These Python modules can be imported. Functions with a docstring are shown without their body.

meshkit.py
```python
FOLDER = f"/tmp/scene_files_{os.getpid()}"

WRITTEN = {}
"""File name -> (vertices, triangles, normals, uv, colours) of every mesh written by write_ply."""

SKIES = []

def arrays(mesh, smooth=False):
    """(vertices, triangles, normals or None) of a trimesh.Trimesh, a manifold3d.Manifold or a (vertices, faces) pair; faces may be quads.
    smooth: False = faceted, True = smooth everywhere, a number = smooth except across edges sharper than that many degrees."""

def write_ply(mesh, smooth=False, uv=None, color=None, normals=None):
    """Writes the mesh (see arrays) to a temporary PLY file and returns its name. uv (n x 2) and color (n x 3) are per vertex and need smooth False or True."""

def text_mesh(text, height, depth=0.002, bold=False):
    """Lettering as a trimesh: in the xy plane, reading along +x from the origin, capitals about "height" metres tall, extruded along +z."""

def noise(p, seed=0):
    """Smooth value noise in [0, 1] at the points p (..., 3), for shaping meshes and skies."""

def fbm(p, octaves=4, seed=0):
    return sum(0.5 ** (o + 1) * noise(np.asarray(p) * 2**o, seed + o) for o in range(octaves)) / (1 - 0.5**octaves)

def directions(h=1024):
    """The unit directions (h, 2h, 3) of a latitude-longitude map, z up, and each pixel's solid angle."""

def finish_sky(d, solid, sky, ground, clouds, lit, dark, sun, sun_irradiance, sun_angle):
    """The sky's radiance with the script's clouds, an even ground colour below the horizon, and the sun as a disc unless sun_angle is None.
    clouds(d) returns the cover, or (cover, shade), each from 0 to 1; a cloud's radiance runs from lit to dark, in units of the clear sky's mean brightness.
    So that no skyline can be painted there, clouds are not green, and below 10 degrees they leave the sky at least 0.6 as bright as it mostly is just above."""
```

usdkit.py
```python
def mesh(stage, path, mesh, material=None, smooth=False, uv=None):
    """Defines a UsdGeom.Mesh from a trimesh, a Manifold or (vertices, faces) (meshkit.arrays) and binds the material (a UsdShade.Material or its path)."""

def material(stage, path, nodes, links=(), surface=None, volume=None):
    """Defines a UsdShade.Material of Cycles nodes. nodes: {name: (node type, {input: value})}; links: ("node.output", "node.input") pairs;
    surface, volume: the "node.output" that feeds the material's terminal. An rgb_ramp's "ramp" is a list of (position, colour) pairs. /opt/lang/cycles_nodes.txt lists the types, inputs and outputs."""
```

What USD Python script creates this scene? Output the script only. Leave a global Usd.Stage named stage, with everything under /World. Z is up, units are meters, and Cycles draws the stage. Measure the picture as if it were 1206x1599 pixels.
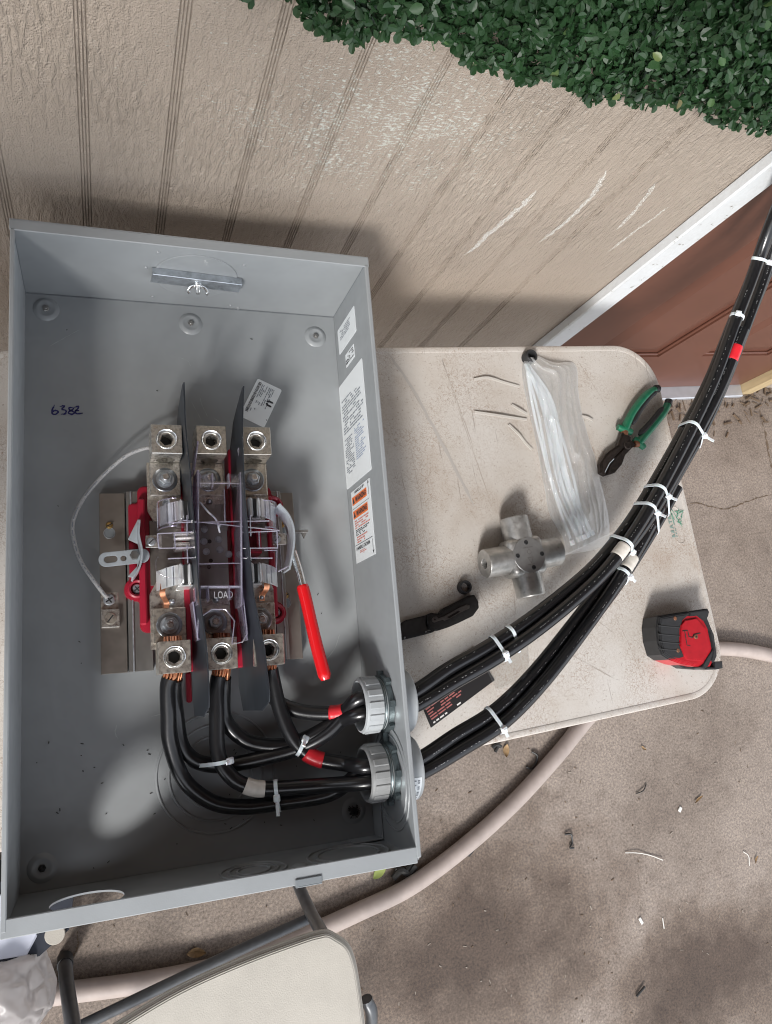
import math, random
import numpy as np, trimesh, manifold3d as m3
import shapely
from shapely import affinity
from shapely.geometry import Polygon, Point, LineString, box as sbox
import usdkit, meshkit
from pxr import Usd, UsdGeom, UsdLux, UsdShade, Gf, Sdf, Vt

stage = Usd.Stage.CreateInMemory()
UsdGeom.SetStageUpAxis(stage, UsdGeom.Tokens.z)
UsdGeom.SetStageMetersPerUnit(stage, 1.0)
UsdGeom.Xform.Define(stage, '/World'); UsdGeom.Scope.Define(stage, '/World/Looks')
rng = np.random.default_rng(7); random.seed(7)
PI = math.pi

# ------------------------------------------------------------------ camera
F, CX, CY, CAMZ = 1195.0, 603.0, 799.5, 1.84
_dn = np.array([165 - CX, 1085 - CY, F]); _dn /= np.linalg.norm(_dn)
_d1 = np.array([3682 - CX, 518 - CY, F]); _d1 -= (_d1 @ _dn) * _dn; _d1 /= np.linalg.norm(_d1)
_d2 = np.cross(-_dn, _d1)
RW = np.array([_d1, _d2, -_dn])            # camera axes (right, down, forward) -> world
cam = UsdGeom.Camera.Define(stage, '/World/camera')
right, down, fwd = RW[:, 0], RW[:, 1], RW[:, 2]
cam.AddTransformOp().Set(Gf.Matrix4d(*[float(x) for x in (*right, 0, *(-down), 0, *(-fwd), 0, 0, 0, CAMZ, 1)]))
cam.CreateHorizontalApertureAttr(36.0); cam.CreateVerticalApertureAttr(36.0 * 1599 / 1206)
cam.CreateFocalLengthAttr(36.0 * F / 1206)
cam.CreateClippingRangeAttr(Gf.Vec2f(0.02, 500))
cam.CreateExposureAttr(1.5)

# ------------------------------------------------------------------ sky and sun
SUN = np.array([-0.55, -0.83, 0.70]); SUN /= np.linalg.norm(SUN)
elev, rot = math.asin(SUN[2]), math.atan2(SUN[0], SUN[1])
sky_m = usdkit.material(stage, '/World/Looks/sky_look', {
    'sky': ('sky_texture', {'sky_type': 'single_scattering', 'sun_disc': False, 'sun_elevation': elev, 'sun_rotation': rot}),
    'tc': ('texture_coordinate', {}),
    'n': ('noise_texture', {'scale': 2.2, 'detail': 4.0}),
    'r': ('rgb_ramp', {'ramp': [(0.25, (0.5, 0.5, 0.5)), (0.6, (0.9, 0.9, 0.9))]}),
    'mx': ('mix', {'color2': (5.2, 5.35, 5.6)}),
    'bg': ('background_shader', {'strength': 0.112})},
    [('tc.generated', 'n.vector'), ('n.fac', 'r.fac'), ('r.color', 'mx.fac'), ('sky.color', 'mx.color1'), ('mx.color', 'bg.color')], surface='bg.background')
dome = UsdLux.DomeLight.Define(stage, '/World/sky'); dome.CreateIntensityAttr(1.0)
UsdShade.MaterialBindingAPI.Apply(dome.GetPrim()).Bind(sky_m)
dome.GetPrim().SetCustomDataByKey('kind', 'structure')
sun = UsdLux.DistantLight.Define(stage, '/World/sun')
sun.CreateNormalizeAttr(True); sun.CreateIntensityAttr(0.4); sun.CreateAngleAttr(12.0); sun.CreateColorAttr(Gf.Vec3f(1.0, 0.975, 0.945))
_z = SUN; _x = np.cross([0, 0, 1.0], _z); _x /= np.linalg.norm(_x); _y = np.cross(_z, _x)
sun.AddTransformOp().Set(Gf.Matrix4d(*[float(v) for v in (*_x, 0, *_y, 0, *_z, 0, 0, 0, 5, 1)]))

# ------------------------------------------------------------------ projection helpers (photograph pixel -> real point)
def ray(px, py): return RW @ np.array([px - CX, py - CY, F])
def at(px, py, z):
    d = ray(px, py); t = (z - CAMZ) / d[2]
    return np.array([d[0] * t, d[1] * t, z])
def atw(px, py, Y):
    d = ray(px, py); t = Y / d[1]
    return np.array([d[0] * t, Y, CAMZ + d[2] * t])
def proj(p):
    q = (np.atleast_2d(p) - [0, 0, CAMZ]) @ RW
    return q[:, :2] / q[:, 2:] * F + [CX, CY]
TZ = 0.74                                     # table top
TH = math.radians(-4.3); BC = np.array([0.138, 0.160])
BU, BV = np.array([math.cos(TH), math.sin(TH)]), np.array([-math.sin(TH), math.cos(TH)])
def L(px, py, w):                             # pixel -> enclosure's own coordinates at height w
    p = at(px, py, TZ + w)[:2] - BC
    return np.array([p @ BU, p @ BV, w])
def onu(px, py, u):
    d = ray(px, py); n = np.array([*BU, 0]); t = (u + BC @ BU) / (d @ n); p = np.array([0, 0, CAMZ]) + t * d; q = p[:2] - BC
    return np.array([u, q @ BV, p[2] - TZ])
def onv(px, py, v):
    d = ray(px, py); n = np.array([*BV, 0]); t = (v + BC @ BV) / (d @ n); p = np.array([0, 0, CAMZ]) + t * d; q = p[:2] - BC
    return np.array([q @ BU, v, p[2] - TZ])
def b2w(p): p = np.asarray(p, float); return np.array([*(BC + p[0] * BU + p[1] * BV), TZ + p[2]])

# ------------------------------------------------------------------ mesh helpers
cat = lambda ms: trimesh.util.concatenate([tm(m) for m in ms])
def tm(m):
    if hasattr(m, 'to_mesh'):
        q = m.to_mesh(); return trimesh.Trimesh(q.vert_properties[:, :3], q.tri_verts, process=False)
    return m
def cbox(x0, x1, y0, y1, z0, z1, b=0.0008):
    b = min(b, .45 * (x1 - x0), .45 * (y1 - y0), .45 * (z1 - z0))
    P = []
    for x, sx in ((x0, 1), (x1, -1)):
        for y, sy in ((y0, 1), (y1, -1)):
            for z, sz in ((z0, 1), (z1, -1)):
                P += [(x, y + sy * b, z + sz * b), (x + sx * b, y, z + sz * b), (x + sx * b, y + sy * b, z)]
    return trimesh.convex.convex_hull(np.array(P))
def ext(poly, z0, z1, ch=0.0):
    out = []
    if ch <= 0:
        lay = [(0, z0, z1)]
    else:
        lay = [(0, z0, z1 - ch), (-.3 * ch, z1 - ch, z1 - .45 * ch), (-.62 * ch, z1 - .45 * ch, z1 - .15 * ch), (-ch, z1 - .15 * ch, z1)]
    for off, a, b in lay:
        q = poly.buffer(off) if off else poly
        for g in getattr(q, 'geoms', [q]):
            if g.is_empty: continue
            m = trimesh.creation.extrude_polygon(g, b - a, engine='earcut'); m.apply_translation([0, 0, a]); out.append(m)
    return cat(out)
def lathe(prof, seg=24):
    return trimesh.creation.revolve(np.array(prof, float), sections=seg)
def cyl(r, z0, z1, seg=24, b=0.0):
    return lathe([(0, z0), (r - b, z0), (r, z0 + b), (r, z1 - b), (r - b, z1), (0, z1)] if b else [(0, z0), (r, z0), (r, z1), (0, z1)], seg)
def torus(R, r, seg=48, s2=8, z=0):
    a = np.linspace(0, 2 * PI, s2 + 1)
    return lathe([(R + r * math.cos(t), z + r * math.sin(t)) for t in a], seg)
def catmull(P, n=8):
    P = np.array(P, float); Q = np.vstack([2 * P[0] - P[1], P, 2 * P[-1] - P[-2]]); out = []
    for i in range(1, len(Q) - 2):
        for t in np.arange(n) / n:
            a, b, c, d = Q[i - 1:i + 3]
            out.append(.5 * (2 * b + (c - a) * t + (2 * a - 5 * b + 4 * c - d) * t * t + (3 * b - a - 3 * c + d) * t ** 3))
    out.append(P[-1]); return np.array(out)
def frames(P):
    T = np.gradient(P, axis=0); T /= np.linalg.norm(T, axis=1)[:, None]
    N = np.zeros_like(P); v = np.array([0, 0, 1.0]) if abs(T[0, 2]) < .9 else np.array([1.0, 0, 0])
    for i in range(len(P)):
        v = v - (v @ T[i]) * T[i]; v /= np.linalg.norm(v); N[i] = v
    return T, N, np.cross(T, N)
def sweep(P, r, seg=14, cap=True, section=None, closed=False):
    """tube along P; r scalar or per point; section = (k,2) outline instead of a circle"""
    P = np.array(P, float); n = len(P); T, N, B = frames(P)
    if section is None:
        a = np.arange(seg) * 2 * PI / seg; section = np.stack([np.cos(a), np.sin(a)], 1); rr = np.broadcast_to(r, n)
    else:
        section = np.array(section, float); seg = len(section); rr = np.broadcast_to(r if r is not None else 1.0, n)
    V = (P[:, None] + rr[:, None, None] * (section[None, :, :1] * N[:, None] + section[None, :, 1:] * B[:, None])).reshape(-1, 3)
    Fc = []
    for i in range(n - 1):
        for k in range(seg):
            a, b = i * seg + k, i * seg + (k + 1) % seg
            Fc += [(a, b, b + seg), (a, b + seg, a + seg)]
    V = list(V)
    if cap:
        for i, s in ((0, 1), (n - 1, -1)):
            V.append(P[i]); c = len(V) - 1
            for k in range(seg):
                a, b = i * seg + k, i * seg + (k + 1) % seg
                Fc.append((c, b, a) if s == 1 else (c, a, b))
    m = trimesh.Trimesh(np.array(V), np.array(Fc), process=False)
    if m.volume < 0: m.invert()
    return m
def mv(m, t=(0, 0, 0), rz=0, R=None):
    m = m.copy()
    if rz: m.apply_transform(trimesh.transformations.rotation_matrix(rz, [0, 0, 1]))
    if R is not None: M = np.eye(4); M[:3, :3] = R; m.apply_transform(M)
    m.apply_translation(t); return m
def basis(z, x=(1, 0, 0)):
    z = np.array(z, float); z /= np.linalg.norm(z); x = np.array(x, float); x -= (x @ z) * z; x /= np.linalg.norm(x)
    return np.stack([x, np.cross(z, x), z], 1)
def flatpoly(pts, z): return Polygon([tuple(at(x, y, z)[:2]) for x, y in pts])
def sheet(G):                                  # (n,m,3) grid -> mesh
    n, m = G.shape[:2]; idx = np.arange(n * m).reshape(n, m)
    a, b, c, d = idx[:-1, :-1].ravel(), idx[1:, :-1].ravel(), idx[1:, 1:].ravel(), idx[:-1, 1:].ravel()
    return trimesh.Trimesh(G.reshape(-1, 3), np.vstack([np.stack([a, b, c], 1), np.stack([a, c, d], 1)]), process=False)
def quad(o, x, y):                             # flat rectangle from corner o along x and y
    o, x, y = (np.array(v, float) for v in (o, x, y)); return trimesh.Trimesh([o, o + x, o + x + y, o + y], [[0, 1, 2], [0, 2, 3]], process=False)
def text_on(txt, h, o, xd, yd, bold=False, width=None, lift=.0):
    m = meshkit.text_mesh(txt, h, depth=.0002, bold=bold)
    if width: m.apply_scale([width / m.extents[0], 1, 1])
    xd, yd = np.array(xd, float), np.array(yd, float)
    return mv(m, np.array(o) , R=np.stack([xd, yd, np.cross(xd, yd)], 1))
def fine_print(o, xd, yd, w, h, rows, seed=0, gap=.35, fill=.8):
    """rows of word-sized strokes standing for print too small to read"""
    g = np.random.default_rng(seed); ms = []; xd, yd = np.array(xd, float), np.array(yd, float); o = np.array(o, float); ph = h / rows
    nrm = np.cross(xd, yd) * .00025
    for i in range(rows):
        x = 0; end = w * g.uniform(.55, 1.0)
        while x < end:
            lw = g.uniform(.8, 3.4) * ph; lw = min(lw, w - x)
            if g.random() < fill: ms.append(quad(o + nrm + xd * x + yd * (h - (i + 1) * ph + ph * gap * .5), xd * lw, yd * ph * (1 - gap) * .75))
            x += lw + .45 * ph
    return cat(ms)

# ------------------------------------------------------------------ prim helpers
used = {}
def numbered(path):
    if path not in used and not stage.GetPrimAtPath(path): used[path] = 0; return path
    used[path] = used.get(path, 0) + 1; return f'{path}_{used[path]:03d}'
def tag(p, label=None, category=None, group=None, kind=None):
    p = p.GetPrim() if hasattr(p, 'GetPrim') else p
    for k, v in (('label', label), ('category', category), ('group', group), ('kind', kind)):
        if v: p.SetCustomDataByKey(k, v)
    return p
def part(name, m, mat, parent=None, smooth=35, label=None, kind=None):
    base = str(parent.GetPath()) if parent is not None else '/World'
    p = usdkit.mesh(stage, numbered(base + '/' + name), tm(m), mat, smooth=smooth).GetPrim()
    p.CreateAttribute('doubleSided', Sdf.ValueTypeNames.Bool).Set(True)
    return tag(p, label=label, kind=kind)
def thing(name, label, category, loc=(0, 0, 0), rz=0, group=None, kind=None):
    x = UsdGeom.Xform.Define(stage, numbered('/World/' + name))
    x.AddTranslateOp().Set(Gf.Vec3d(*map(float, loc)))
    if rz: x.AddRotateZOp().Set(math.degrees(rz))
    return tag(x, label, category, group, kind)
def single(name, m, mat, label=None, category=None, group=None, kind=None, smooth=35):
    m = tm(m); c = np.array([*m.bounds.mean(0)[:2], m.bounds[0, 2]]); m = mv(m, -c)
    p = part(name, m, mat, None, smooth)
    UsdGeom.Xformable(p).AddTranslateOp().Set(Gf.Vec3d(*map(float, c)))
    return tag(p, label, category, group, kind)

# ------------------------------------------------------------------ materials
def pm(name, col, rough=.5, metal=0.0, var=.0, vscale=40, col2=None, bump=0.0, bscale=400, bdist=.001, rvar=0.0, stretch=(1, 1, 1), **kw):
    n = {'tc': ('texture_coordinate', {}), 'mp': ('mapping', {'scale': stretch}),
         'p': ('principled_bsdf', {'base_color': col, 'roughness': rough, 'metallic': metal, **kw})}
    l = [('tc.object', 'mp.vector')]
    if var or col2 is not None:
        c2 = col2 if col2 is not None else tuple(c * (1 - var) for c in col)
        n['n'] = ('noise_texture', {'scale': vscale, 'detail': 5.0, 'roughness': .6})
        n['r'] = ('rgb_ramp', {'ramp': [(.32, c2), (.66, col)]})
        l += [('mp.vector', 'n.vector'), ('n.fac', 'r.fac'), ('r.color', 'p.base_color')]
    if rvar:
        n['n2'] = ('noise_texture', {'scale': vscale * 1.7, 'detail': 4.0}); n['mr'] = ('map_range', {'from_min': .3, 'from_max': .7, 'to_min': max(.03, rough - rvar), 'to_max': rough + rvar})
        l += [('mp.vector', 'n2.vector'), ('n2.fac', 'mr.value'), ('mr.result', 'p.roughness')]
    if bump:
        n['n3'] = ('noise_texture', {'scale': bscale, 'detail': 3.0}); n['b'] = ('bump', {'strength': bump, 'distance': bdist})
        l += [('mp.vector', 'n3.vector'), ('n3.fac', 'b.height'), ('b.normal', 'p.normal')]
    return usdkit.material(stage, '/World/Looks/' + name, n, l, surface='p.BSDF')

M = {}
M['box_paint'] = pm('grey_box_paint', (.285, .300, .308), .34, var=.11, vscale=11, bump=.12, bscale=700, bdist=.0006, rvar=.06)
M['box_edge'] = pm('grey_box_groove', (.17, .185, .195), .5)
M['zinc'] = pm('zinc_plate', (.60, .64, .68), .38, .88, var=.35, vscale=60, bump=.05, bscale=300, rvar=.1)
M['jaw'] = pm('bright_plated_jaw', (.74, .75, .75), .22, .55, var=.1, vscale=60)
M['zinc_pale'] = pm('pale_zinc_plate', (.50, .55, .59), .36, .45, var=.2, vscale=50, bump=.05, bscale=300)
M['zinc_d'] = pm('zinc_washer', (.40, .43, .46), .27, .95, var=.3, vscale=150)
M['galv'] = pm('galvanised_steel', (.36, .35, .335), .38, .85, var=.3, vscale=14, rvar=.12, stretch=(1, .3, 1))
M['galv_d'] = pm('galvanised_strip', (.33, .30, .27), .34, .8, var=.25, vscale=10, rvar=.1)
M['tin'] = pm('tinned_metal', (.76, .73, .67), .32, .95, var=.08, vscale=90, bump=.05, bscale=500, rvar=.12)
M['tin_d'] = pm('tinned_metal_dull', (.68, .63, .55), .33, .92, var=.13, vscale=90, bump=.07, bscale=600, rvar=.1)
M['chrome'] = pm('bright_metal', (.86, .86, .85), .24, 1.0, rvar=.08, vscale=80)
M['darkhole'] = pm('dark_recess', (.012, .012, .012), .7)
M['brass'] = pm('brass_screw', (.72, .48, .18), .3, .95, var=.2, vscale=300)
M['copper'] = pm('bare_copper', (.80, .36, .20), .28, .95, var=.25, vscale=200)
M['red_base'] = pm('red_moulding', (.30, .008, .026), .4, var=.15, vscale=40)
M['red_grip'] = pm('red_vinyl_grip', (.58, .010, .014), .16, coat_weight=.6)
M['barrier'] = pm('grey_fibre_sheet', (.025, .029, .035), .36, var=.4, vscale=30, stretch=(4, .4, 4))
M['cable'] = pm('black_cable_jacket', (.009, .009, .010), .24, var=.2, vscale=60, bump=.05, bscale=120, specular_ior_level=.55)
M['print'] = pm('pale_cable_print', (.20, .20, .20), .6)
M['tape_red'] = pm('red_tape', (.62, .02, .03), .33, bump=.15, bscale=180, var=.15, vscale=150)
M['tape_white'] = pm('white_tape', (.62, .58, .52), .4, bump=.2, bscale=180, var=.12, vscale=150)
M['nylon'] = pm('white_nylon', (.70, .72, .74), .35, subsurface_weight=.15, subsurface_scale=.002)
M['nylon_dim'] = pm('clear_nylon_offcut', (.50, .47, .43), .35)
M['pvc'] = pm('grey_pvc', (.37, .39, .40), .42, var=.12, vscale=60)
M['pvc_d'] = pm('grey_pvc_dark', (.26, .265, .265), .5, var=.2, vscale=60)
M['gasket'] = pm('dark_zinc_locknut', (.19, .23, .24), .32, .8, var=.3, vscale=80)
M['label'] = pm('white_label', (.74, .77, .78), .3)
M['ink'] = pm('black_ink', (.03, .03, .035), .5)
M['ink_g'] = pm('grey_ink', (.22, .24, .27), .5)
M['ink_b'] = pm('blue_ink', (.30, .36, .48), .5)
M['ink_r'] = pm('red_ink', (.62, .20, .15), .5)
M['orange'] = pm('orange_ink', (.80, .17, .03), .45)
M['marker'] = pm('blue_marker', (.01, .012, .10), .4)
M['wire_g'] = pm('pale_wire_sleeve', (.50, .50, .50), .45, var=.35, vscale=500)
M['green'] = pm('green_grip', (.012, .17, .085), .42, var=.3, vscale=90, bump=.1, bscale=500)
M['black_rub'] = pm('black_rubber', (.022, .022, .023), .55, var=.25, vscale=120, bump=.15, bscale=700)
M['tool_steel'] = pm('dark_rusty_steel', (.085, .065, .055), .42, .75, col2=(.05, .042, .038), vscale=160, bump=.2, bscale=500, rvar=.1)
M['rust'] = pm('rusty_collar', (.22, .09, .045), .6, .3, var=.3, vscale=200)
M['die_cast'] = pm('die_cast_zinc', (.50, .49, .47), .42, .8, var=.28, vscale=90, bump=.18, bscale=350, rvar=.1)
M['die_cast_d'] = pm('machined_disc', (.40, .40, .395), .38, .75, var=.15, vscale=120, bump=.1, bscale=900)
M['knife_m'] = pm('black_coated_steel', (.045, .043, .042), .38, .4, var=.3, vscale=140, bump=.1, bscale=500)
M['knife_clip'] = pm('worn_steel_clip', (.22, .21, .20), .34, .8, var=.3, vscale=200)
M['card'] = pm('black_printed_card', (.018, .016, .016), .38)
M['ink_rd'] = pm('dark_red_ink', (.35, .12, .11), .5)
M['ink_w'] = pm('white_ink', (.62, .60, .58), .5)
M['tm_red'] = pm('red_tool_plastic', (.40, .010, .018), .36, var=.2, vscale=80, coat_weight=.2)
M['hose'] = pm('beige_pvc_hose', (.36, .30, .27), .55, var=.18, vscale=25)
M['tube'] = pm('grey_painted_tube', (.10, .105, .112), .4, .35, var=.25, vscale=50)
M['seat'] = pm('cream_pebbled_plastic', (.40, .37, .32), .5, var=.12, vscale=14, bump=.3, bscale=420, bdist=.0012)
M['trim_w'] = usdkit.material(stage, '/World/Looks/chipped_white_paint', {
    'g': ('geometry', {}), 'n': ('noise_texture', {'scale': 42.0, 'detail': 6.0, 'roughness': .7}), 'r': ('rgb_ramp', {'ramp': [(.325, (.20, .19, .16)), (.35, (.56, .58, .59)), (.7, (.60, .625, .645))]}),
    'b': ('bump', {'strength': .4, 'distance': .003}), 'p': ('principled_bsdf', {'roughness': .5})}, [('g.position', 'n.vector'), ('n.fac', 'r.fac'), ('r.color', 'p.base_color'), ('n.fac', 'b.height'), ('b.normal', 'p.normal')], surface='p.BSDF')
M['door'] = pm('brown_door_paint', (.108, .043, .028), .38, var=.14, vscale=6, bump=.12, bscale=120)
M['jamb'] = pm('brown_jamb_paint', (.10, .041, .027), .42, var=.25, vscale=8)
M['yellow_wood'] = pm('bare_yellow_wood', (.42, .32, .18), .6, var=.25, vscale=12, stretch=(6, 6, .5))
M['dark_cloth'] = pm('dark_blue_cloth', (.018, .022, .034), .8, var=.3, vscale=60)
M['white_cloth'] = pm('pale_grey_cloth', (.50, .52, .60), .7, var=.1, vscale=20)
M['dry_leaf'] = pm('dry_leaf', (.30, .19, .09), .7, var=.4, vscale=90)
M['dark_bit'] = pm('dark_plastic_bit', (.025, .024, .022), .5, var=.3, vscale=100)
M['white_bit'] = pm('pale_chip', (.62, .60, .56), .6)
M['alu'] = pm('threshold_metal', (.52, .53, .56), .4, .6, var=.15, vscale=20)
M['twig'] = pm('brown_litter', (.14, .095, .06), .8, var=.4, vscale=50)

# leaf: two greens by piece, slight translucency
def leafmat(name):
    return usdkit.material(stage, '/World/Looks/' + name, {
        'g': ('geometry', {}), 'oi': ('object_info', {}), 'ad': ('math', {'math_type': 'add'}), 'fr': ('math', {'math_type': 'fraction'}),
        'r': ('rgb_ramp', {'ramp': [(0, (.010, .026, .011)), (.35, (.018, .050, .019)), (.62, (.032, .082, .027)), (.82, (.070, .140, .045)), (.93, (.15, .22, .075)), (1, (.15, .10, .055))]}),
        'n': ('noise_texture', {'scale': 9.0, 'detail': 2.0}), 'hv': ('hsv', {}), 'mr': ('map_range', {'from_min': .3, 'from_max': .7, 'to_min': .75, 'to_max': 1.3}),
        'p': ('principled_bsdf', {'roughness': .4, 'specular_ior_level': .4}), 't': ('translucent_bsdf', {}), 'mx': ('mix_closure', {'fac': .15})},
        [('g.random_per_island', 'ad.value1'), ('oi.random', 'ad.value2'), ('ad.value', 'fr.value1'), ('fr.value', 'r.fac'),
         ('g.position', 'n.vector'), ('n.fac', 'mr.value'), ('mr.result', 'hv.value'), ('r.color', 'hv.color'), ('hv.color', 'p.base_color'), ('hv.color', 't.color'),
         ('p.BSDF', 'mx.closure1'), ('t.BSDF', 'mx.closure2')], surface='mx.closure')
M['leaf'] = leafmat('boxwood_leaf')

def wallmat(name):
    return usdkit.material(stage, '/World/Looks/' + name, {
        'g': ('geometry', {}),
        'm1': ('mapping', {'scale': (1, 1, .28)}), 'n1': ('noise_texture', {'scale': 130.0, 'detail': 4.0, 'roughness': .62, 'distortion': .6}),
        'n1b': ('noise_texture', {'scale': 420.0, 'detail': 2.0}),
        'mlow': ('noise_texture', {'scale': 5.0, 'detail': 2.0}), 'mlr': ('map_range', {'from_min': .35, 'from_max': .65, 'to_min': .35, 'to_max': 1.0, 'clamp': True}),
        'h': ('math', {'math_type': 'multiply'}), 'h2': ('math', {'math_type': 'multiply_add', 'value2': .22}),
        'b': ('bump', {'strength': 1.0, 'distance': .0095}),
        'n2': ('noise_texture', {'scale': 3.0, 'detail': 5.0}), 'r2': ('rgb_ramp', {'ramp': [(.3, (.318, .266, .218)), (.7, (.362, .306, .255))]}),
        # dark rubs
        'n5': ('noise_texture', {'scale': 60.0, 'detail': 6.0, 'roughness': .7}), 'r5': ('rgb_ramp', {'ramp': [(.66, (0, 0, 0)), (.72, (.5, .5, .5))]}), 'mxd': ('mix', {'color2': (.12, .10, .08)}),
        # white paint rubs: broken streaks in one worn area
        'm3': ('mapping', {'scale': (.42, 1, 1.1)}), 'n3': ('noise_texture', {'scale': 330.0, 'detail': 7.0, 'roughness': .72}),
        'c': ('vector_math', {'math_type': 'subtract', 'vector2': (.40, .655, 1.06)}), 'cs': ('mapping', {'scale': (3.0, 0, 4.2)}), 'ln': ('vector_math', {'math_type': 'length'}),
        'n4': ('noise_texture', {'scale': 14.0, 'detail': 3.0}), 'rg': ('map_range', {'from_min': .0, 'from_max': 1.15, 'to_min': .12, 'to_max': -.08, 'clamp': True}),
        'a1': ('math', {'math_type': 'add'}), 'a2': ('math', {'math_type': 'multiply_add', 'value2': .22, 'value3': -.11}), 'a3': ('math', {'math_type': 'add'}),
        'rw': ('rgb_ramp', {'ramp': [(.60, (0, 0, 0)), (.68, (.75, .75, .75))]}),
        'mxw': ('mix', {'color2': (.60, .64, .60)}),
        'p': ('principled_bsdf', {'roughness': .48})},
        [('g.position', 'm1.vector'), ('m1.vector', 'n1.vector'), ('g.position', 'n1b.vector'), ('g.position', 'mlow.vector'), ('mlow.fac', 'mlr.value'),
         ('n1.fac', 'h.value1'), ('mlr.result', 'h.value2'), ('n1b.fac', 'h2.value1'), ('h.value', 'h2.value3'), ('h2.value', 'b.height'), ('b.normal', 'p.normal'),
         ('g.position', 'n2.vector'), ('n2.fac', 'r2.fac'), ('g.position', 'n5.vector'), ('n5.fac', 'r5.fac'), ('r5.color', 'mxd.fac'), ('r2.color', 'mxd.color1'),
         ('g.position', 'm3.vector'), ('m3.vector', 'n3.vector'), ('g.position', 'c.vector1'), ('c.vector', 'cs.vector'), ('cs.vector', 'ln.vector1'), ('ln.value', 'rg.value'),
         ('g.position', 'n4.vector'), ('n4.fac', 'a2.value1'), ('n3.fac', 'a1.value1'), ('rg.result', 'a1.value2'), ('a1.value', 'a3.value1'), ('a2.value', 'a3.value2'),
         ('a3.value', 'rw.fac'), ('rw.color', 'mxw.fac'), ('mxd.color', 'mxw.color1'), ('mxw.color', 'p.base_color')], surface='p.BSDF')
M['siding'] = wallmat('tan_siding_paint')
M['chalk'] = usdkit.material(stage, '/World/Looks/scraped_white', {
    'g': ('geometry', {}), 'n': ('noise_texture', {'scale': 520.0, 'detail': 4.0, 'roughness': .7}), 'r': ('rgb_ramp', {'ramp': [(.50, (0, 0, 0)), (.55, (1, 1, 1))]}),
    't': ('transparent_bsdf', {}), 'p': ('principled_bsdf', {'base_color': (.80, .80, .77), 'roughness': .7}), 'mx': ('mix_closure', {})},
    [('g.position', 'n.vector'), ('n.fac', 'r.fac'), ('r.color', 'mx.fac'), ('t.BSDF', 'mx.closure1'), ('p.BSDF', 'mx.closure2')], surface='mx.closure')

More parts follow.
